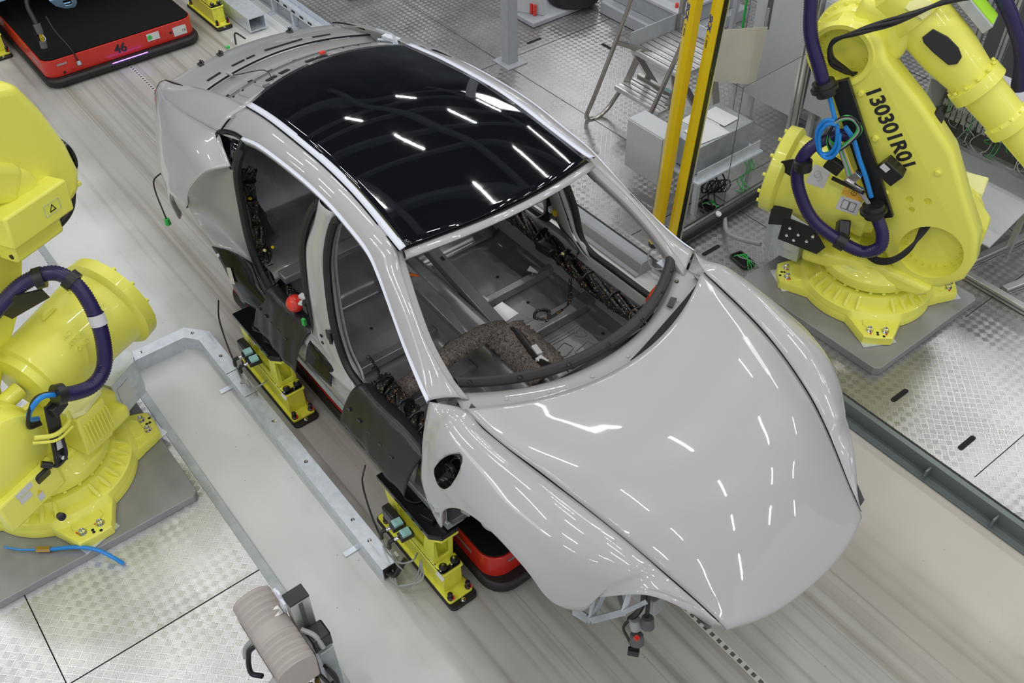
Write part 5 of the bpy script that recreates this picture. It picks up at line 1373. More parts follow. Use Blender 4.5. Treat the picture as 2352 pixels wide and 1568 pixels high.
MB().bar((-.32, -.34, 1.10), (-.12, -.34, 1.06), .03, .008).build('cross_bar', 'plastic_black', R_T)
MB().box((-.02, -.29, 1.22), (.13, .09, .10), 0, Matrix.Rotation(.55, 3, 'Y')).build('valve_block', 'plastic_black', R_T, bevel=.006)
MB().prism(rrect(.05, .035, .002, 2), 0, .001, frame((-.05, -.336, 1.255), (.85, 0, -.5), (.5, 0, .85))).build('block_label', 'paper_white', R_T, smooth=False)
MB().box((-.33, -.30, 1.16), (.10, .05, .08), 0, Matrix.Rotation(.4, 3, 'Y')).build('valve_block', 'plastic_black', R_T, bevel=.006)
# warning labels on the barrel
def barrel_label(t, cs, s_along, phi, wl, hl, kind):
    ax = Vector((-.70, cs * .05, .87)); ad = Vector((.72, 0, -.06)).normalized()
    rows = []; R0 = .236 - (s_along - .11) * .055 + .0015
    xx = Vector((0, cs, 0)); yy = ad.cross(xx); yy = yy if yy.z > 0 else -yy
    def P(a, s_): return ax + ad * s_ + (xx * math.cos(a) + yy * math.sin(a)) * (R0 + .004 - (s_ - s_along) * .055)
    for i in range(9):
        a = phi + (i / 8 - .5) * hl / R0; rows.append([tuple(P(a, s_along + dx)) for dx in (-wl / 2, 0, wl / 2)])
    lb = MB().grid(rows).build('warning_label', 'paper_white', t)
    if kind == 'manual':
        rows = [[tuple(P(phi + (.5 - i / 16) * hl / R0, s_along + dx) + (xx * math.cos(phi) + yy * math.sin(phi)) * .001) for dx in (-wl / 2, 0, wl / 2)] for i in range(8)]
        MB().grid(rows).build('label_band', 'label_orange', lb)
        c = P(phi + .28 * hl / R0, s_along); nn = (xx * math.cos(phi + .2) + yy * math.sin(phi + .2)); M_ = frame(c + nn * .003, ad if cs < 0 else -ad, nn.cross(ad if cs < 0 else -ad))
        MB().ringprism(circ(0, 0, .017, 20), circ(0, 0, .0145, 20), 0, .001, M_).build('caution_sign', 'ink', lb)
        text('!', .026, M_, 'ink', lb)
        c = P(phi - .22 * hl / R0, s_along); nn = (xx * math.cos(phi - .1) + yy * math.sin(phi - .1)); M_ = frame(c + nn * .003, ad if cs < 0 else -ad, nn.cross(ad if cs < 0 else -ad))
        for sx in (-1, 1): MB().ringprism(rrect(.040, .055, .004, 2, cx=sx * .021), rrect(.035, .050, .003, 2, cx=sx * .021), 0, .001, M_).build('book_mark', 'ink', lb)
    else:
        c = P(phi, s_along); nn = (xx * math.cos(phi) + yy * math.sin(phi)); M_ = frame(c + nn * .003, ad if cs < 0 else -ad, nn.cross(ad if cs < 0 else -ad))
        MB().ringprism(circ(-.01, .01, .022, 16), circ(-.01, .01, .020, 16), 0, .001, M_).build('diagram', 'cable_grey', lb)
        MB().tube([tuple(M_ @ Vector(q)) for q in ((-.03, -.01, .001), (.0, .02, .001), (.025, -.005, .001), (.01, -.03, .001))], .0012, 4).build('diagram', 'cable_grey', lb)
barrel_label(R_T, -1, .27, .75, .11, .12, 'diagram')
barrel_label(R_T, -1, .50, .45, .13, .16, 'manual')
# grey cable entering the junction box
gc = MB().tube([(-1.08, 2.42, .13), (-.95, 2.30, .14), (-.80, 2.24, .20), (-.62, 2.26, .25)], .016, 9, smooth=6).build('floor_cable', 'cable_grey')
tag(gc, 'light grey cable running from the black profile to the right robot junction box', 'cable')

# ---------- left-hand robot
def forearm_left(t, cs, Y):
    # bulky rear housing of the upper arm with ribs along its edge
    poly = [(-.56, 2.26), (-.66, 2.22), (-.73, 2.05), (-.79, 1.83), (-.805, 1.66), (-.77, 1.56), (-.68, 1.52), (-.61, 1.58), (-.55, 1.70), (-.36, 1.95), (-.16, 2.10), (-.26, 2.28)]
    MX = Matrix(((1, 0, 0, 0), (0, 0, 1, 0), (0, 1, 0, 0), (0, 0, 0, 1)))
    up = MB().prism(poly, -.14, .06, MX).build('elbow_cover', Y, t)
    md = up.modifiers.new('bv', 'BEVEL'); md.width = .05; md.segments = 5; md.limit_method = 'ANGLE'; md.angle_limit = math.radians(35)
    for k in range(5):
        u = k / 4; p = Vector((-.655 - .115 * u, -.01, 2.15 - .40 * u)); MB().box(p, (.03, .09, .035), 0, Matrix.Rotation(.28, 3, 'Y')).build('cooling_rib', Y, up, bevel=.006)
    for k in range(3): MB().box((-.785, -.01, 1.70 - .06 * k), (.03, .08, .025)).build('cooling_rib', Y, up, bevel=.006)
    b = MB().bar((-.62, .08, 1.66), (-.22, .12, 1.70), .16, .17).build('elbow_motor', Y, t, bevel=.012)
    M_ = frame((-.50, .175, 1.67), (1, .09, .09), (0, .0, 1))
    MB().ringprism([(-.05, -.03), (.05, -.03), (.05, .03), (-.05, .03)], [(-.048, -.028), (.048, -.028), (.048, .028), (-.048, .028)], .0, .0015, M_).build('motor_label', 'cabinet_grey', b)
    MB().ringprism([(-.022, -.018), (.022, -.018), (0, .020)], [(-.015, -.013), (.015, -.013), (0, .012)], .0, .0015, M_).build('warning_triangle', 'ink', b)
    MB().bar((-.56, .04, 1.52), (-.25, .06, 1.54), .12, .12).build('motor_bracket', Y, t, bevel=.015)
    MB().tube([(-.76, .0, 1.56), (-.66, .05, 1.50), (-.50, .08, 1.49), (-.25, .09, 1.52)], .017, 8, smooth=5).build('black_cable', 'rubber_black', t)
    MB().lathe((-.79, -.10, 1.70), (-1, -.25, -.1), [(0, .12), (.02, .12), (.035, .10), (.04, .0001)], 36).build('end_disc', 'gloss_black', t)
    MB().bar((-.45, .0, 1.80), (-.05, .0, 2.10), .22, .20).build('forearm', Y, t, bevel=.05, seg=3)
L_T, L_ARM, L_JB = robot('yellow robot at the left edge with purple hose over its barrel beside a silver box', -1.85, -2.2, -65, 0, .06, 1, 122, forearm_left)
hose(L_T, [(.10, .0, 1.16), (-.02, .03, 1.25), (-.12, .06, 1.31), (-.25, .10, 1.36), (-.36, .19, 1.37), (-.385, .29, 1.30), (-.36, .37, 1.16), (-.315, .41, 1.02), (-.255, .42, .90), (-.16, .42, .86), (-.06, .40, .89), (.0, .38, .93)])
for (p, d_) in (((-.30, .15, 1.37), (-1, .9, .1)), ((-.385, .26, 1.33), (-.1, 1, -.8)), ((-.0, .38, .93), (1, -.2, .5))):
    MB().lathe(p, d_, [(-.022, .043), (-.022, .054), (.022, .054), (.022, .043)], 20).build('hose_clamp', 'plastic_black', L_T)
MB().lathe((-.355, .38, 1.14), (.25, .30, -1), [(-.03, .0425), (.03, .0425)], 20, caps=False).build('hose_label', 'paper_white', L_T)
MB().prism([(-.12, -.02), (.08, -.05), (.13, .05), (.02, .10), (-.10, .06)], -.004, .004, frame((-.20, .10, 1.25), (1, -.4, 0), (0, .3, 1))).build('hose_bracket', 'plastic_black', L_T)
MB().bar((.05, .36, .90), (.15, .38, .56), .075, .012, (0, 1, 0)).build('clamp_rail', 'plastic_black', L_T, bevel=.003)
MB().box((.03, .36, .86), (.10, .06, .06), .2).build('clamp_rail', 'plastic_black', L_T, bevel=.006)
MB().prism(rrect(.035, .05, .002, 2), 0, .002, frame((.118, .386, .67), (1, 0, .3), (-.3, 0, 1))).build('rail_label', 'paper_white', L_T, smooth=False)
for (u_, z_) in ((.10, .73), (.14, .60)): MB().cyl((u_, .38, z_), (u_, .40, z_), .012, n=10).build('rail_bolt', 'chrome', L_T)
for k, m_ in enumerate(('cable_blue', 'rubber_black', 'rubber_black', 'rubber_black')):
    o = .014 * k
    MB().tube([(.0, .38, .93 + o * .5), (.07, .36 - o, .97 - o * .4), (.13 + o * .3, .33, .93), (.15 + o * .5, .30, .86 - o), (.10, .28, .80 - o)], .013 if k == 0 else .008, 8, smooth=6).build('bundle_cable', m_, L_T)
MB().tube([(.20, .36, .80), (.12, .40, .76), (.02, .38, .74), (-.02, .34, .76)], .012, 8, smooth=6).build('yellow_cable', Y_ if False else 'robot_yellow', L_T)
MB().tube([(.22, .36, .78), (.13, .41, .735), (.02, .395, .715)], .008, 8, smooth=6).build('yellow_cable', 'robot_yellow', L_T)
# swing motor on the carriage
mo = MB().bar((-.10, .26, .42), (-.12, .28, .70), .19, .19).build('swing_motor', 'robot_yellow', L_T, bevel=.012)
MB().prism([(-.12, -.07), (-.09, -.10), (.07, -.11), (.11, -.07), (.12, .06), (.07, .10), (-.08, .10), (-.12, .06)], 0, .03, frame((-.125, .28, .71), (1, .2, 0), (-.2, 1, 0))).build('motor_cap', 'robot_yellow_pale', mo, bevel=.006)
for k in range(8): MB().box((-.20 + .022 * k, .378, .56), (.006, .010, .16)).build('cooling_fin', 'robot_yellow', mo)
# control flap and labels on the near side of the carriage
pn = MB().box((.33, .30, .47), (.36, .06, .20)).build('side_panel', 'robot_yellow', L_T, bevel=.012)
MB().prism(rrect(.09, .12, .02, 4), 0, .05, frame((.24, .33, .50), (1, 0, 0), (0, .25, 1))).build('switch_cover', 'plastic_black', pn, bevel=.008)
MB().cyl((.22, .33, .60), (.19, .36, .57), .018, n=14).tube([(.19, .36, .57), (.17, .38, .56), (.12, .40, .60), (.09, .39, .70)], .009, 7, smooth=5).build('plug', 'plastic_black', pn)
for (u_, z_, w_, h_) in ((.36, .545, .10, .035), (.37, .50, .07, .04), (.30, .43, .035, .05)):
    MB().prism(rrect(w_, h_, .002, 2), 0, .0015, frame((u_, .331, z_), (-1, 0, 0), (0, 0, 1))).build('panel_label', 'paper_white', pn, smooth=False)
MB().prism([(-.015, 0), (.015, 0), (0, .024)], .0, .003, frame((.30, .331, .455), (-1, 0, 0), (0, 0, 1))).build('warning_triangle', 'sick_yellow', pn, smooth=False)
MB().lathe((.30, .40, .30), (.2, 1, .5), [(0, .02), (.03, .022), (.035, .012)], 14).build('black_plug', 'plastic_black', L_T)

# steel plates under the robots
def plate(label, x0, x1, y0, y1, z0, z1):
    o = MB().prism([(x, y) for x, y in ((x0 + .03, y0), (x1 - .03, y0), (x1, y0 + .03), (x1, y1 - .03), (x1 - .03, y1), (x0 + .03, y1), (x0, y1 - .03), (x0, y0 + .03))], z0, z1).build('base_plate', 'steel_plate', None, bevel=.005, smooth=False)
    tag(o, label, 'steel plate')
plate('thick grey steel plate bolted under the robot at the left edge', -2.42, -1.245, -2.78, -1.64, .01, .06)
plate('thick grey steel plate under the robot right of the car', -.54, .57, 2.0, 3.06, ZR, ZR + .06)
# blue air hose on the left
t = thing('air_hose', 'blue air hose with brass coupling lying at the foot of the left robot', 'hose', (-1.38, -2.45, .06))
MB().tube([(-.0, .03, .02), (.08, .14, .03), (.16, .22, .025), (.24, .27, .0), (.28, .30, -.04)], .011, 9, smooth=7).build('hose', 'cable_blue', t)
MB().cyl((-.045, -.03, .02), (.0, .03, .02), .017, n=6).build('coupling', 'brass', t)
MB().tube([(-.045, -.03, .02), (-.10, -.10, .02), (-.16, -.16, .03)], .006, 8, smooth=5).build('thin_hose', 'cable_blue', t)
# ================================================================ BACKGROUND EQUIPMENT
# ---------- light curtains
def curtain(label, x, y, ztop, lean, side):
    t = thing('light_curtain', label, 'safety light curtain', (x, y, .30))
    a, b_ = Vector((0, 0, 0)), Vector((lean, 0, ztop - .30))
    M_ = frame(a, (1, 0, 0), (0, 1, 0)); L_ = (b_ - a).length
    Mx = frame(a, (1, 0, -lean / L_), (0, 1, 0))
    MB().prism([(-.032, -.030), (.006, -.045), (.032, -.028), (.032, .03), (-.032, .03)], 0, L_, Mx).build('housing', 'sick_yellow', t, bevel=.002, smooth=False)
    if side: MB().prism([(.033, -.012), (.033, .024), (.036, .024), (.036, -.012)], 0, L_, Mx).build('front_window', 'gloss_black', t, smooth=False)
    for z in (-.04, L_): MB().prism([(-.030, -.028), (.006, -.042), (.031, -.026), (.031, .028), (-.030, .028)], z, z + .04, Mx).build('end_cap', 'plastic_black', t, bevel=.003)
    fr_ = Mx @ frame((-.012, -.0385, L_ - (.17 if side else .16)), (0, 0, -1), (1, -.39, 0))
    text('SICK', .048, fr_, 'ink_blue', t, bold=.002)
    text('C 4000', .026, Mx @ frame((-.012, -.0385, L_ - (.28 if side else .27)), (0, 0, -1), (1, -.39, 0)), 'ink', t)
    return t
curtain('yellow safety light curtain post marked SICK, the left of the two', -1.06, 1.68, 2.14, .11, 0)
curtain('yellow safety light curtain post with black window, the right of the two', -.94, 1.72, 2.12, .13, 1)
t = thing('curtain_stand', 'grey aluminium upright on an angle bracket holding the two yellow light curtains', 'stand', (-1.0, 1.82, ZR))
MB().bar((0, 0, 0), (.15, 0, 2.2), .04, .04).build('upright', 'aluminium', t)
MB().box((0, -.03, .004), (.12, .14, .008)).build('foot', 'galvanised', t)
MB().prism([(-.05, 0), (.05, 0), (.02, .14), (-.02, .14)], -.003, .003, frame((.0, -.05, .004), (1, 0, 0), (0, 0, 1))).build('gusset', 'galvanised', t)
MB().tube([(-.02, -.06, .20), (-.10, -.14, .10), (-.02, -.18, .03), (.09, -.10, .05)], .006, 7, smooth=6).build('cable', 'cable_grey', t)
# ---------- step platform
t = thing('step_platform', 'aluminium step platform with two treads and curved tubular handrails', 'steps', (-2.4, 2.9, ZR))
def tread(nm, z, x0, x1, y0, y1, n):
    m = MB().box(((x0 + x1) / 2, (y0 + y1) / 2, z - .02), (x1 - x0, y1 - y0, .035)); o = m.build(nm, 'aluminium', t, bevel=.006)
    for k in range(n):
        y = y0 + (y1 - y0) * (k + .5) / n; MB().box(((x0 + x1) / 2, y, z - .0015), (x1 - x0 - .01, .006, .003)).build('groove', 'cabinet_dark', o)
    for k in range(n + 1):
        y = y0 + (y1 - y0) * (k) / n; MB().box(((x0 + x1) / 2, min(max(y, y0 + .01), y1 - .01), z), (x1 - x0 - .01, .02, .004)).build('ridge', 'aluminium', o)
tread('lower_tread', .29, -.27, .25, -.13, .08, 4)
tread('platform_tread', .66, -.10 - .04, .40, -.10, .42, 8)
for s, x in ((0, -.36), (1, .23)):
    MB().tube([(x + .45, -.18, 1.66), (x + .30, -.22, 1.10), (x + .06, -.30, .28), (x + .0, -.34, .04), (x + .02, -.26, .0), (x + .04, -.14, .06), (x + .07, -.04, .20), (x + .10, .02, .27)], .018, 12, smooth=8).build('handrail', 'steel_tube', t)
    MB().cyl((x + .01, -.28, -.01), (x + .01, -.28, .01), .022, n=12).build('rubber_foot', 'rubber_black', t)
for x in (-.25, .23):
    MB().bar((x, -.02, .27), (x + .12, .02, .64), .02, .05).build('stringer', 'steel_tube', t)
    MB().bar((x + .10, -.05, .62), (x + .05, .40, .0), .03, .05).build('rear_leg', 'steel_tube', t)
    MB().bar((x + .05, .38, .62), (x + .10, .5, .0), .03, .05).build('rear_leg', 'steel_tube', t)
MB().bar((-.22, -.20, .72), (.0, .0, .64), .03, .03).build('brace', 'steel_tube', t)
MB().bar((-.25, .12, .30), (.25, .12, .30), .03, .04).build('cross_brace', 'steel_tube', t)
MB().bar((.12, .05, .37), (.24, .05, .37), .004, .03).build('maker_label', 'pale_blue_block', t)
MB().box((-.15, .16, .72), (.01, .52, .14)).build('toe_board', 'pedestal_grey', t, bevel=.002)
MB().box((.13, .43, .72), (.55, .01, .10)).build('toe_board', 'galvanised', t, bevel=.002)
MB().bar((-.12, .40, .60), (-.06, .40, 1.6), .035, .035).build('rear_post', 'steel_tube', t)
MB().bar((.38, .42, .60), (.44, .42, 1.6), .035, .035).build('rear_post', 'pedestal_grey', t)
# cream sheet hanging on the rear rail
o = MB().prism([(-.20, -.24), (.18, -.24), (.20, .22), (-.20, .16)], -.002, .002, frame((-1.72, 3.05, .95), (.75, .66, 0), (0, 0, 1))).build('notice_sheet', 'sign_cream', None, smooth=False)
tag(o, 'plain cream rectangular sheet standing behind the yellow light curtain posts', 'sheet')
# ---------- control box on a frame
t = thing('control_box', 'light grey control box on a galvanised frame behind the yellow light curtains', 'control box', (-1.5, 2.45, ZR))
MB().box((-.20, -.20, .40), (.36, .17, .40)).build('enclosure', 'cabinet_grey', t, bevel=.006)
MB().box((-.20, -.292, .40), (.35, .008, .39)).build('door', 'cabinet_grey', t, bevel=.003)
MB().box((.0, .16, .44), (.34, .56, .22)).build('rear_enclosure', 'galv_dull', t, bevel=.006)
MB().box((.02, .17, .30), (.46, .68, .02)).build('shelf', 'galvanised', t, bevel=.002)
for (x, y) in ((-.16, -.12), (.2, -.12), (-.16, .46), (.2, .46)): MB().box((x, y, .15), (.035, .035, .30)).build('leg', 'galvanised', t)
MB().box((.22, .17, .34), (.006, .66, .10)).build('side_rail', 'galvanised', t)
for k, (m_, y, r) in enumerate((('cable_green', .40, .006), ('cable_green', .36, .005), ('plastic_black', .05, .007), ('plastic_black', -.02, .006), ('plastic_black', .12, .006), ('cable_green', .43, .005))):
    MB().tube([(.20, y, .28), (.24, y + .02, .18), (.20, y - .03, .10), (.27, y - .02 * k, .03), (.22, y - .05, .02)], r, 6, smooth=6).build('hanging_cable', m_, t)
random.seed(9)
for k in range(5):
    c_ = Vector((.16 + .02 * k, .02 + .03 * k, .16)); MB().tube([tuple(c_ + Vector((.01 * i / 8, .05 * math.cos(i * .785), .05 * math.sin(i * .785)))) for i in range(17)], .004, 6).build('coiled_cable', 'plastic_black', t)
for i, (x, y, a, w_, h_) in enumerate(((-1.56, 2.60, .15, .24, .20), (-1.44, 2.52, -.1, .20, .26), (-1.52, 2.74, .05, .22, .16))):
    o = MB().box((x, y, ZR + .552 + i * .003), (w_, h_, .002), a).build('paper_sheet', 'paper_white', None, smooth=False)
    tag(o, ('rear sheet of white paper on the control box behind the curtains', 'front sheet of white paper on the control box, nearest the curtains', 'topmost sheet of white paper at the far end of the control box')[i if i else 0], 'paper', 'papers on the control box')
# ---------- grey post
t = thing('steel_post', 'grey square steel post on a bolted foot plate beyond the car roof', 'post', (-3.95, 2.68, ZR))
MB().box((0, 0, 1.6), (.11, .11, 3.2)).build('column', 'pedestal_grey', t, bevel=.006)
MB().box((0, 0, .006), (.24, .22, .012)).build('foot_plate', 'pedestal_grey', t, bevel=.002)
# ---------- stacked grey pedestal
t = thing('machine_pedestal', 'stacked light grey machine pedestal at the top behind the step platform', 'pedestal', (-3.65, 4.45, ZR))
MB().box((0, 0, .06), (1.0, 1.0, .12)).build('base_step', 'pedestal_grey', t, bevel=.01)
MB().box((-.02, .04, .20), (.86, .86, .16)).build('middle_step', 'pedestal_grey', t, bevel=.01)
MB().box((-.02, .04, .30), (.90, .90, .03)).build('flange', 'cabinet_grey', t, bevel=.004)
MB().box((0, .10, .48), (.66, .62, .30)).build('top_block', 'cabinet_grey', t, bevel=.02)
for (x, y) in ((-.38, -.33), (.34, -.33), (.38, .2)): MB().cyl((x, y, .315), (x, y, .35), .018, n=10).build('red_bolt', 'ball_red', t)
# ---------- distant tool at the top edge
t = thing('gripper_unit', 'dark machine foot with white bracket at the top edge left of the pedestal', 'machine', (-4.56, 3.42, ZR))
MB().box((0, .15, .03), (.50, .65, .05)).build('base', 'pedestal_grey', t, bevel=.01)
MB().prism([(-.15, 0), (.15, 0), (.10, .25), (-.02, .34), (-.15, .3)], -.03, .03, frame((.05, -.05, .055), (.8, .5, 0), (0, 0, 1))).build('bracket', 'cabinet_grey', t, bevel=.005)
MB().cyl((.1, .45, .06), (.1, .45, .30), .26, .24, n=30, ch=.02).build('drum', 'rubber_black', t)
for k in range(2): MB().cyl((.08 + .05 * k, -.06, .06), (.08 + .05 * k, -.06, .16), .018, n=10).build('red_knob', 'ball_red', t)
# ---------- cabinets
def cabinet(label, x0, x1, y0, z0, z1, handle=None):
    t = thing('switch_cabinet', label, 'cabinet', ((x0 + x1) / 2, y0 + .25, ZR)); w_ = x1 - x0
    MB().box((0, 0, (z0 + z1) / 2), (w_, .5, z1 - z0)).build('enclosure', 'cabinet_grey', t, bevel=.006)
    d = MB().box((0, -.258, (z0 + z1) / 2), (w_ - .02, .015, z1 - z0 - .02)).build('door', 'cabinet_grey', t, bevel=.004)
    for x in (-w_ / 2 + .05, w_ / 2 - .05):
        for y in (-.18, .18): MB().box((x, y, z0 / 2), (.04, .04, z0)).build('leg', 'cabinet_grey', t)
    if handle:
        h = MB().box((handle, -.270, z0 + .78), (.045, .012, .34)).build('handle', 'plastic_black', d, bevel=.004)
        MB().box((handle, -.280, z0 + .70), (.022, .012, .16)).build('lever', 'galv_dull', h, bevel=.003)
    return t, d
c1, d1 = cabinet('tall light grey switch cabinet with a black door handle left of the robot', -2.02, -1.50, 3.60, .22, 2.2, -.12)
MB().ringprism([(-.05, -.04), (.05, -.04), (0, .045)], [(-.036, -.03), (.036, -.03), (0, .030)], .0, .002, frame((.19, -.2665, 1.25), (1, 0, 0), (0, 0, 1))).build('warning_triangle', 'ink', d1)
MB().prism([(-.05, -.04), (.05, -.04), (0, .045)], .0, .001, frame((.19, -.2665, 1.25), (1, 0, 0), (0, 0, 1))).build('warning_sign', 'label_orange', d1)
c2, d2 = cabinet('light grey cabinet just behind the aluminium post left of the robot', -1.46, -1.10, 3.66, .30, 1.2)
MB().box((0, .0, .02), (.5, .35, .03)).build('clear_foot_plate', 'galv_dull', c2)
# ---------- aluminium guard frames with clear panels
def profile(mb, a, b_, s=.045):
    mb.bar(a, b_, s, s)
    return mb
def post(label, a, b_, s=.05):
    o = profile(MB(), a, b_, s)
    a, b_ = Vector(a), Vector(b_)
    o = o.build('profile_post', 'aluminium', None, bevel=.003)
    o.data.transform(Matrix.Translation(-a)); o.location = a
    gr = MB(); d_ = b_ - a
    for (dx, dy) in ((0, -s / 2 - .0005), (s / 2 + .0005, 0), (-s / 2 - .0005, 0)):
        gr.bar((dx, dy, .0), (dx + d_.x, dy + d_.y, d_.z), .008, .008, (0, 1, 0))
    gr.build('groove', 'cabinet_dark', o)
    tag(o, label, 'aluminium profile')
    return o
post('slim aluminium upright left of the robot, in front of the grey cabinet', (-1.17, 3.16, ZR), (-1.22, 3.16, 2.3), .055)
post('aluminium upright behind the upper arm of the right robot', (-.62, 4.35, ZR), (-.62, 4.35, 2.6), .06)
post('aluminium upright behind the right robot, second of the pair', (-.42, 4.35, ZR), (-.42, 4.35, 2.6), .045)
post('long aluminium floor profile behind the right robot plate', (.02, 3.24, ZR + .03), (2.2, 3.20, ZR + .03), .05)
post('aluminium floor profile behind the open electrical cabinet', (-.2, 4.12, ZR + .06), (2.2, 4.07, ZR + .06), .06)
post('short aluminium cross profile joining the two floor profiles', (.30, 3.29, ZR + .03), (.42, 4.06, ZR + .03), .05)
post('aluminium cross profile at the right edge of the photo', (.62, 3.29, ZR + .03), (.80, 4.06, ZR + .03), .05)
post('sloping aluminium profile right of the open electrical cabinet', (.56, 3.7, .35), (1.05, 4.0, .75), .05)
# black round bar lying between the light curtains and the post
t = thing('black_rail', 'black cylindrical rail with a bright slot leading from the light curtains to the post', 'rail', (-1.12, 2.45, ZR + .06))
MB().cyl((.02, -.55, 0), (-.03, .68, 0), .055, n=24).build('tube', 'plastic_black', t)
MB().bar((.02, -.55, .053), (-.03, .68, .053), .02, .008).build('slot_cover', 'steel_tube', t)
MB().cyl((.03, -.10, .045), (.035, -.10, .058), .022, n=18).build('white_cap', 'paper_white', t)
for y in (-.4, .5): MB().box((0, y, -.05), (.05, .04, .02)).build('saddle', 'plastic_black', t)
for (lab, x0, y0, x1, y1, z0, z1) in (('clear guard panel standing on the black rail between curtain and post', -1.13, 2.45, -1.16, 3.11, .20, 1.15), ('clear guard panel in front of the tall grey cabinet', -1.85, 3.30, -1.22, 3.20, .25, 1.5)):
    d_ = Vector((x1 - x0, y1 - y0, 0)); L_ = d_.length
    o = MB().prism([(0, 0), (L_, 0), (L_, z1 - z0), (0, z1 - z0)], -.003, .003, frame((x0, y0, z0), d_, (0, 0, 1))).build('clear_panel', 'clear_panel', None, smooth=False)
    MB().tube([tuple(Vector((x0, y0, z0))), tuple(Vector((x0, y0, z1))), (x1, y1, z1)], .003, 5).build('panel_edge', 'cabinet_dark', o)
    tag(o, lab, 'clear panel')
# ---------- open electrical cabinet
t = thing('electrical_cabinet', 'open grey electrical cabinet full of terminals and wires behind the right robot', 'electrical cabinet', (-.05, 3.85, ZR))
W_, D_, z0, z1 = .95, .34, .42, .98
sh = MB(); sh.box((0, .17, (z0 + z1) / 2), (W_, .01, z1 - z0)); sh.box((0, 0, z1), (W_ + .02, D_ + .04, .02)); sh.box((0, 0, z0), (W_, D_, .015)); sh.box((-W_ / 2, 0, (z0 + z1) / 2), (.012, D_, z1 - z0)); sh.box((W_ / 2, 0, (z0 + z1) / 2), (.012, D_, z1 - z0))
sh.build('enclosure', 'cabinet_grey', t, smooth=False, bevel=.003)
MB().box((0, .155, (z0 + z1) / 2), (W_ - .03, .01, z1 - z0 - .04)).build('mounting_plate', 'cabinet_dark', t)
MB().prism([(-W_ / 2, 0), (W_ / 2, 0), (W_ / 2, .42), (-W_ / 2, .42)], -.008, .008, frame((0, -D_ / 2 - .0, z0), (1, 0, 0), (0, -.93, -.36))).build('open_door', 'cabinet_grey', t, bevel=.004)
MB().box((0, -.06, z0 - .03), (W_ - .2, .02, .02)).build('hinge_strip', 'galv_dull', t)
for r_, zz in enumerate((.84, .62)):
    MB().box((0, .14, zz), (W_ - .12, .02, .035)).build('din_rail', 'galvanised', t)
    for k in range(11):
        x = -.40 + k * .042
        m_ = ('cable_blue', 'galv_dull')[k % 2] if r_ else 'pedestal_grey'
        if r_ == 0: m_ = 'cable_orange' if k in (6, 7) else 'light_blue_steel'
        MB().box((x, .11, zz + .01), (.030, .06, .085)).build('terminal', m_ if r_ == 0 else 'cabinet_grey', t, bevel=.002)
for k in range(4): MB().box((.12 + k * .085, .10, .80), (.07, .07, .10)).build('relay', ('plastic_black', 'cabinet_dark', 'cabinet_grey', 'plastic_black')[k], t, bevel=.003)
MB().box((0, .08, .72), (W_ - .08, .07, .03)).build('wire_duct', 'cabinet_grey', t)
for k in range(44): MB().box((-.43 + k * .02, .043, .72), (.010, .006, .05)).build('duct_comb', 'cabinet_grey', t)
random.seed(21)
for k in range(46):
    x = random.uniform(-.43, .43); m_ = random.choice(['cable_green', 'cabinet_grey', 'plastic_black', 'cable_grey', 'plastic_black', 'galv_dull', 'paper_white'])
    zt = random.choice([.80, .72, .62]); MB().tube([(x, .08, zt), (x + random.uniform(-.05, .05), .02, zt - .08), (x + random.uniform(-.04, .04), .02, zt - .13), (x + random.uniform(-.05, .05), .07, max(.45, zt - .17))], .0028, 5, smooth=4).build('wire', m_, t)
for x in (-W_ / 2 + .03, W_ / 2 - .03):
    for y in (-.14, .14): MB().box((x, y, z0 / 2), (.035, .035, z0)).build('leg', 'aluminium', t)
# large grey cabinets further back
c3, d3 = cabinet('tall grey-brown cabinet at the back behind the robot forearm', .10, 1.25, 5.0, .15, 2.3)
c4, d4 = cabinet('dark cabinet at the back between the posts', -1.0, -.05, 5.3, .10, 2.2)
for ch_ in c4.children: 
    if ch_.type == 'MESH': ch_.data.materials[0] = MATS['cabinet_dark']
# ---------- floor outlets with green wires
for i, (x, y, lab) in enumerate(((-1.36, 1.99, 'black-rimmed floor outlet seen through the windscreen opening beside the yellow curtains'), (-1.27, 2.48, 'black-rimmed floor outlet with green wires under the grey control box'), (-.70, 2.20, 'black-rimmed floor outlet with a green cable beside the right junction box'))):
    t = thing('floor_outlet', lab, 'floor outlet', (x, y, ZR), .25 - .2 * i)
    MB().ringprism(rrect(.17, .11, .02, 4), rrect(.145, .085, .014, 4), 0, .022).build('rim', 'plastic_black', t, bevel=.003)
    MB().box((0, 0, .003), (.15, .09, .004)).build('inside', 'dark_void', t)
    for k in range(4): MB().tube([(-.06, -.03 + .012 * k, .015), (0, .03 - .02 * k, .05), (.05, .0 + .01 * k, .03), (.10, .03 * (k - 1), .012)], .004, 6, smooth=5).build('wire', 'cable_green' if k < 3 else 'cable_grey', t)
# ---------- galvanised channels at the top left
t = thing('steel_channel', 'short galvanised square channel standing out at the top beside vehicle 46', 'channel', (-6.4, 1.2, 0))
MB().ringprism([(-.09, 0), (.09, 0), (.09, .14), (-.09, .14)], [(-.08, .01), (.08, .01), (.08, .13), (-.08, .13)], -.6, .3, frame((0, .05, .02), (0, 1, 0), (0, 0, 1))).build('channel', 'galvanised', t, smooth=False)
t = thing('cable_tray', 'perforated galvanised cable tray on short feet along the lane at the top', 'cable tray', (-5.9, 1.62, 0))
MB().box((0, -.02, .17), (2.4, .10, .012)).box((0, -.075, .20), (2.4, .006, .06)).box((0, .035, .20), (2.4, .006, .06)).build('tray', 'galvanised', t, smooth=False)
for k in range(5):
    x = -.9 + k * .42; MB().box((x, -.04, .08), (.03, .05, .16)).box((x, -.07, .004), (.08, .10, .008)).build('foot', 'galvanised', t)
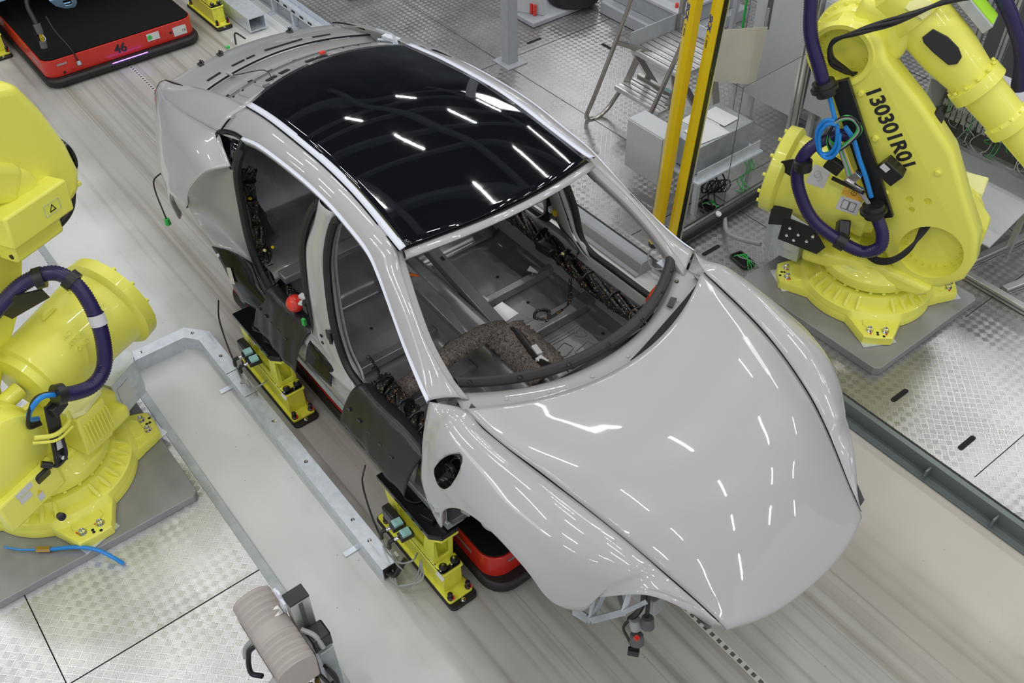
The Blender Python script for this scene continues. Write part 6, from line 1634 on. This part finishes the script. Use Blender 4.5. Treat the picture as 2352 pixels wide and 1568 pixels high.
for k in range(14): MB().box((-1.1 + k * .16, -.0795, .20), (.07, .002, .02)).build('tray_slot', 'dark_void', t)
o = MB().box((-6.6, 2.55, ZR + .12), (1.3, .7, .24)).build('machine_plinth', 'pedestal_grey', None, bevel=.02)
tag(o, 'low grey machine base at the top edge right of the cable tray', 'machine base')
# green and blue cables hanging beside the cabinet
o = MB().tube([(-2.45, 4.05, .0 + ZR), (-2.42, 3.98, .5), (-2.40, 3.95, 1.1), (-2.45, 4.0, 1.8)], .012, 7, smooth=6).build('hanging_cable', 'cable_green', None)
tag(o, 'green cable hanging down left of the tall grey switch cabinet', 'cable')
o = MB().tube([(-2.9, 4.8, .12), (-2.6, 4.65, .14), (-2.3, 4.7, .12), (-2.0, 4.55, .14)], .03, 8, smooth=6).build('floor_cable_bundle', 'cable_blue', None)
tag(o, 'blue cable bundle lying at the top behind the switch cabinet', 'cable')

# ---------- hooded sensor on a profile post, bottom of the photo
t = thing('sensor_stand', 'hooded beige ribbed sensor box on an aluminium profile post at the bottom edge', 'sensor', (.12, -1.70, 0))
MB().box((.0, .055, .40), (.07, .09, .72)).build('post', 'aluminium', t, bevel=.004)
MB().box((0, .055, .765), (.074, .094, .012)).build('post_cap', 'plastic_black', t, bevel=.003)
for dx in (-.0355, .0355): MB().box((dx, .055, .40), (.002, .02, .70)).build('groove', 'cabinet_dark', t)
MB().box((-.045, .0, .68), (.03, .012, .22)).box((-.045, .0, .74), (.10, .014, .04)).build('clamp_plate', 'bright_trim', t, bevel=.003)
MB().box((-.05, -.035, .64), (.05, .05, .05)).build('clamp_block', 'aluminium', t, bevel=.003)
MB().tube([(-.03, -.07, .62), (-.05, -.10, .63), (-.02, -.10, .63)], .005, 6).build('clamp_pin', 'chrome', t)
# ribbed hood: bowed top with pressed ribs
rows = []
for i in range(97):
    u = i / 96; x = -.19 + .40 * u; rib = .006 * math.sin(i * 2 * math.pi / 8) * (0 if .42 < u < .58 else 1); r = []
    for k in range(13):
        a = -1 + k / 6; y = -.085 + .082 * a; z = .66 + .030 * (1 - a * a) + rib - .12 * (u - .0) * .35
        r.append((x, y, z))
    lo = .16
    r = [(x, -.167, r[0][2] - lo), (x, -.172, r[0][2] - .02)] + r + [(x, .002, r[-1][2] - .02), (x, -.003, r[-1][2] - lo)]
    rows.append(r)
hd_ = MB().grid(rows); hood_o = hd_.build('sensor_hood', 'sensor_cover', t, angle=70, solid=.003)
MB().prism([(-.167, .50), (-.172, .66), (-.12, .69), (-.085, .695), (-.05, .69), (.002, .66), (-.003, .50)], .0, .006, Matrix(((0, 0, 1, .205), (1, 0, 0, 0), (0, 1, 0, -.045), (0, 0, 0, 1)))).build('hood_end', 'sensor_cover', t)
MB().box((.01, -.085, .50), (.36, .13, .10), 0, Matrix.Rotation(.12, 3, 'Y')).build('sensor_body', 'cabinet_dark', t, bevel=.01)
MB().box((-.0, -.172, .56), (.30, .004, .012), 0, Matrix.Rotation(.12, 3, 'Y')).build('slot', 'cabinet_dark', t)
MB().tube([(-.06, -.16, .50), (-.08, -.20, .44), (-.03, -.23, .38), (.03, -.20, .40)], .012, 8, smooth=6).build('hose_loop', 'plastic_black', t)
MB().tube([(-.08, -.16, .52), (-.10, -.20, .46), (-.08, -.22, .42)], .012, 8, smooth=6).build('hose_loop', 'cable_grey', t)
MB().box((.13, .07, .34), (.07, .07, .34)).build('cable_duct', 'galv_dull', t, bevel=.003)
MB().box((.10, .07, .54), (.09, .09, .10)).build('duct_mouth', 'plastic_black', t, bevel=.01)
MB().tube([(.06, .02, .60), (.12, .05, .60), (.16, .06, .54)], .012, 8, smooth=5).build('cable', 'cable_grey', t)
MB().tube([(.06, .03, .585), (.12, .06, .58), (.15, .06, .52)], .009, 8, smooth=5).build('cable', 'cable_green', t)
for k in range(4): MB().cyl((.20 + .03 * (k % 2), -.02 - .03 * (k // 2), .30), (.20 + .03 * (k % 2), -.02 - .03 * (k // 2), .40), .012, n=10).build('brass_fitting', 'brass', t)
random.seed(4)
for k in range(8):
    x = .14 + random.uniform(0, .14); y = random.uniform(-.10, .05)
    MB().tube([(x, y, .44), (x + random.uniform(-.04, .06), y + random.uniform(-.04, .04), .32), (x + random.uniform(-.04, .08), y, .2)], .009, 7, smooth=5).build('hose', 'plastic_black', t)
MB().box((.27, .03, .18), (.16, .10, .10), .5).build('lower_housing', 'galv_dull', t, bevel=.008)
t = thing('white_plate', 'white plate with one screw hole at the bottom edge under the hooded sensor', 'plate', (.20, -1.86, .30))
MB().box((.04, .0, .0), (.20, .16, .012), .45).build('sheet', 'paper_white', t, bevel=.002)
MB().cyl((-.01, .0, .006), (-.01, .0, .0075), .009, n=14).build('hole', 'dark_void', t)
MB().box((.04, 0, -.15), (.05, .05, .29)).build('support', 'galv_dull', t)
t = thing('purple_cap', 'round deep purple ribbed cap at the bottom edge left of the white plate', 'cap', (.12, -2.06, 0))
MB().lathe((0, 0, .02), (0, 0, 1), [(0, .03), (.25, .03), (.26, .075), (.285, .08), (.30, .07), (.305, .045), (.30, .0001)], 30).build('cap', 'purple_coil', t)
for k in range(16):
    a = k * math.pi / 8; MB().tube([(.02 * math.cos(a), .02 * math.sin(a), .322), (.05 * math.cos(a), .05 * math.sin(a), .325), (.076 * math.cos(a), .076 * math.sin(a), .306)], .003, 5).build('ridge', 'purple_coil', t)
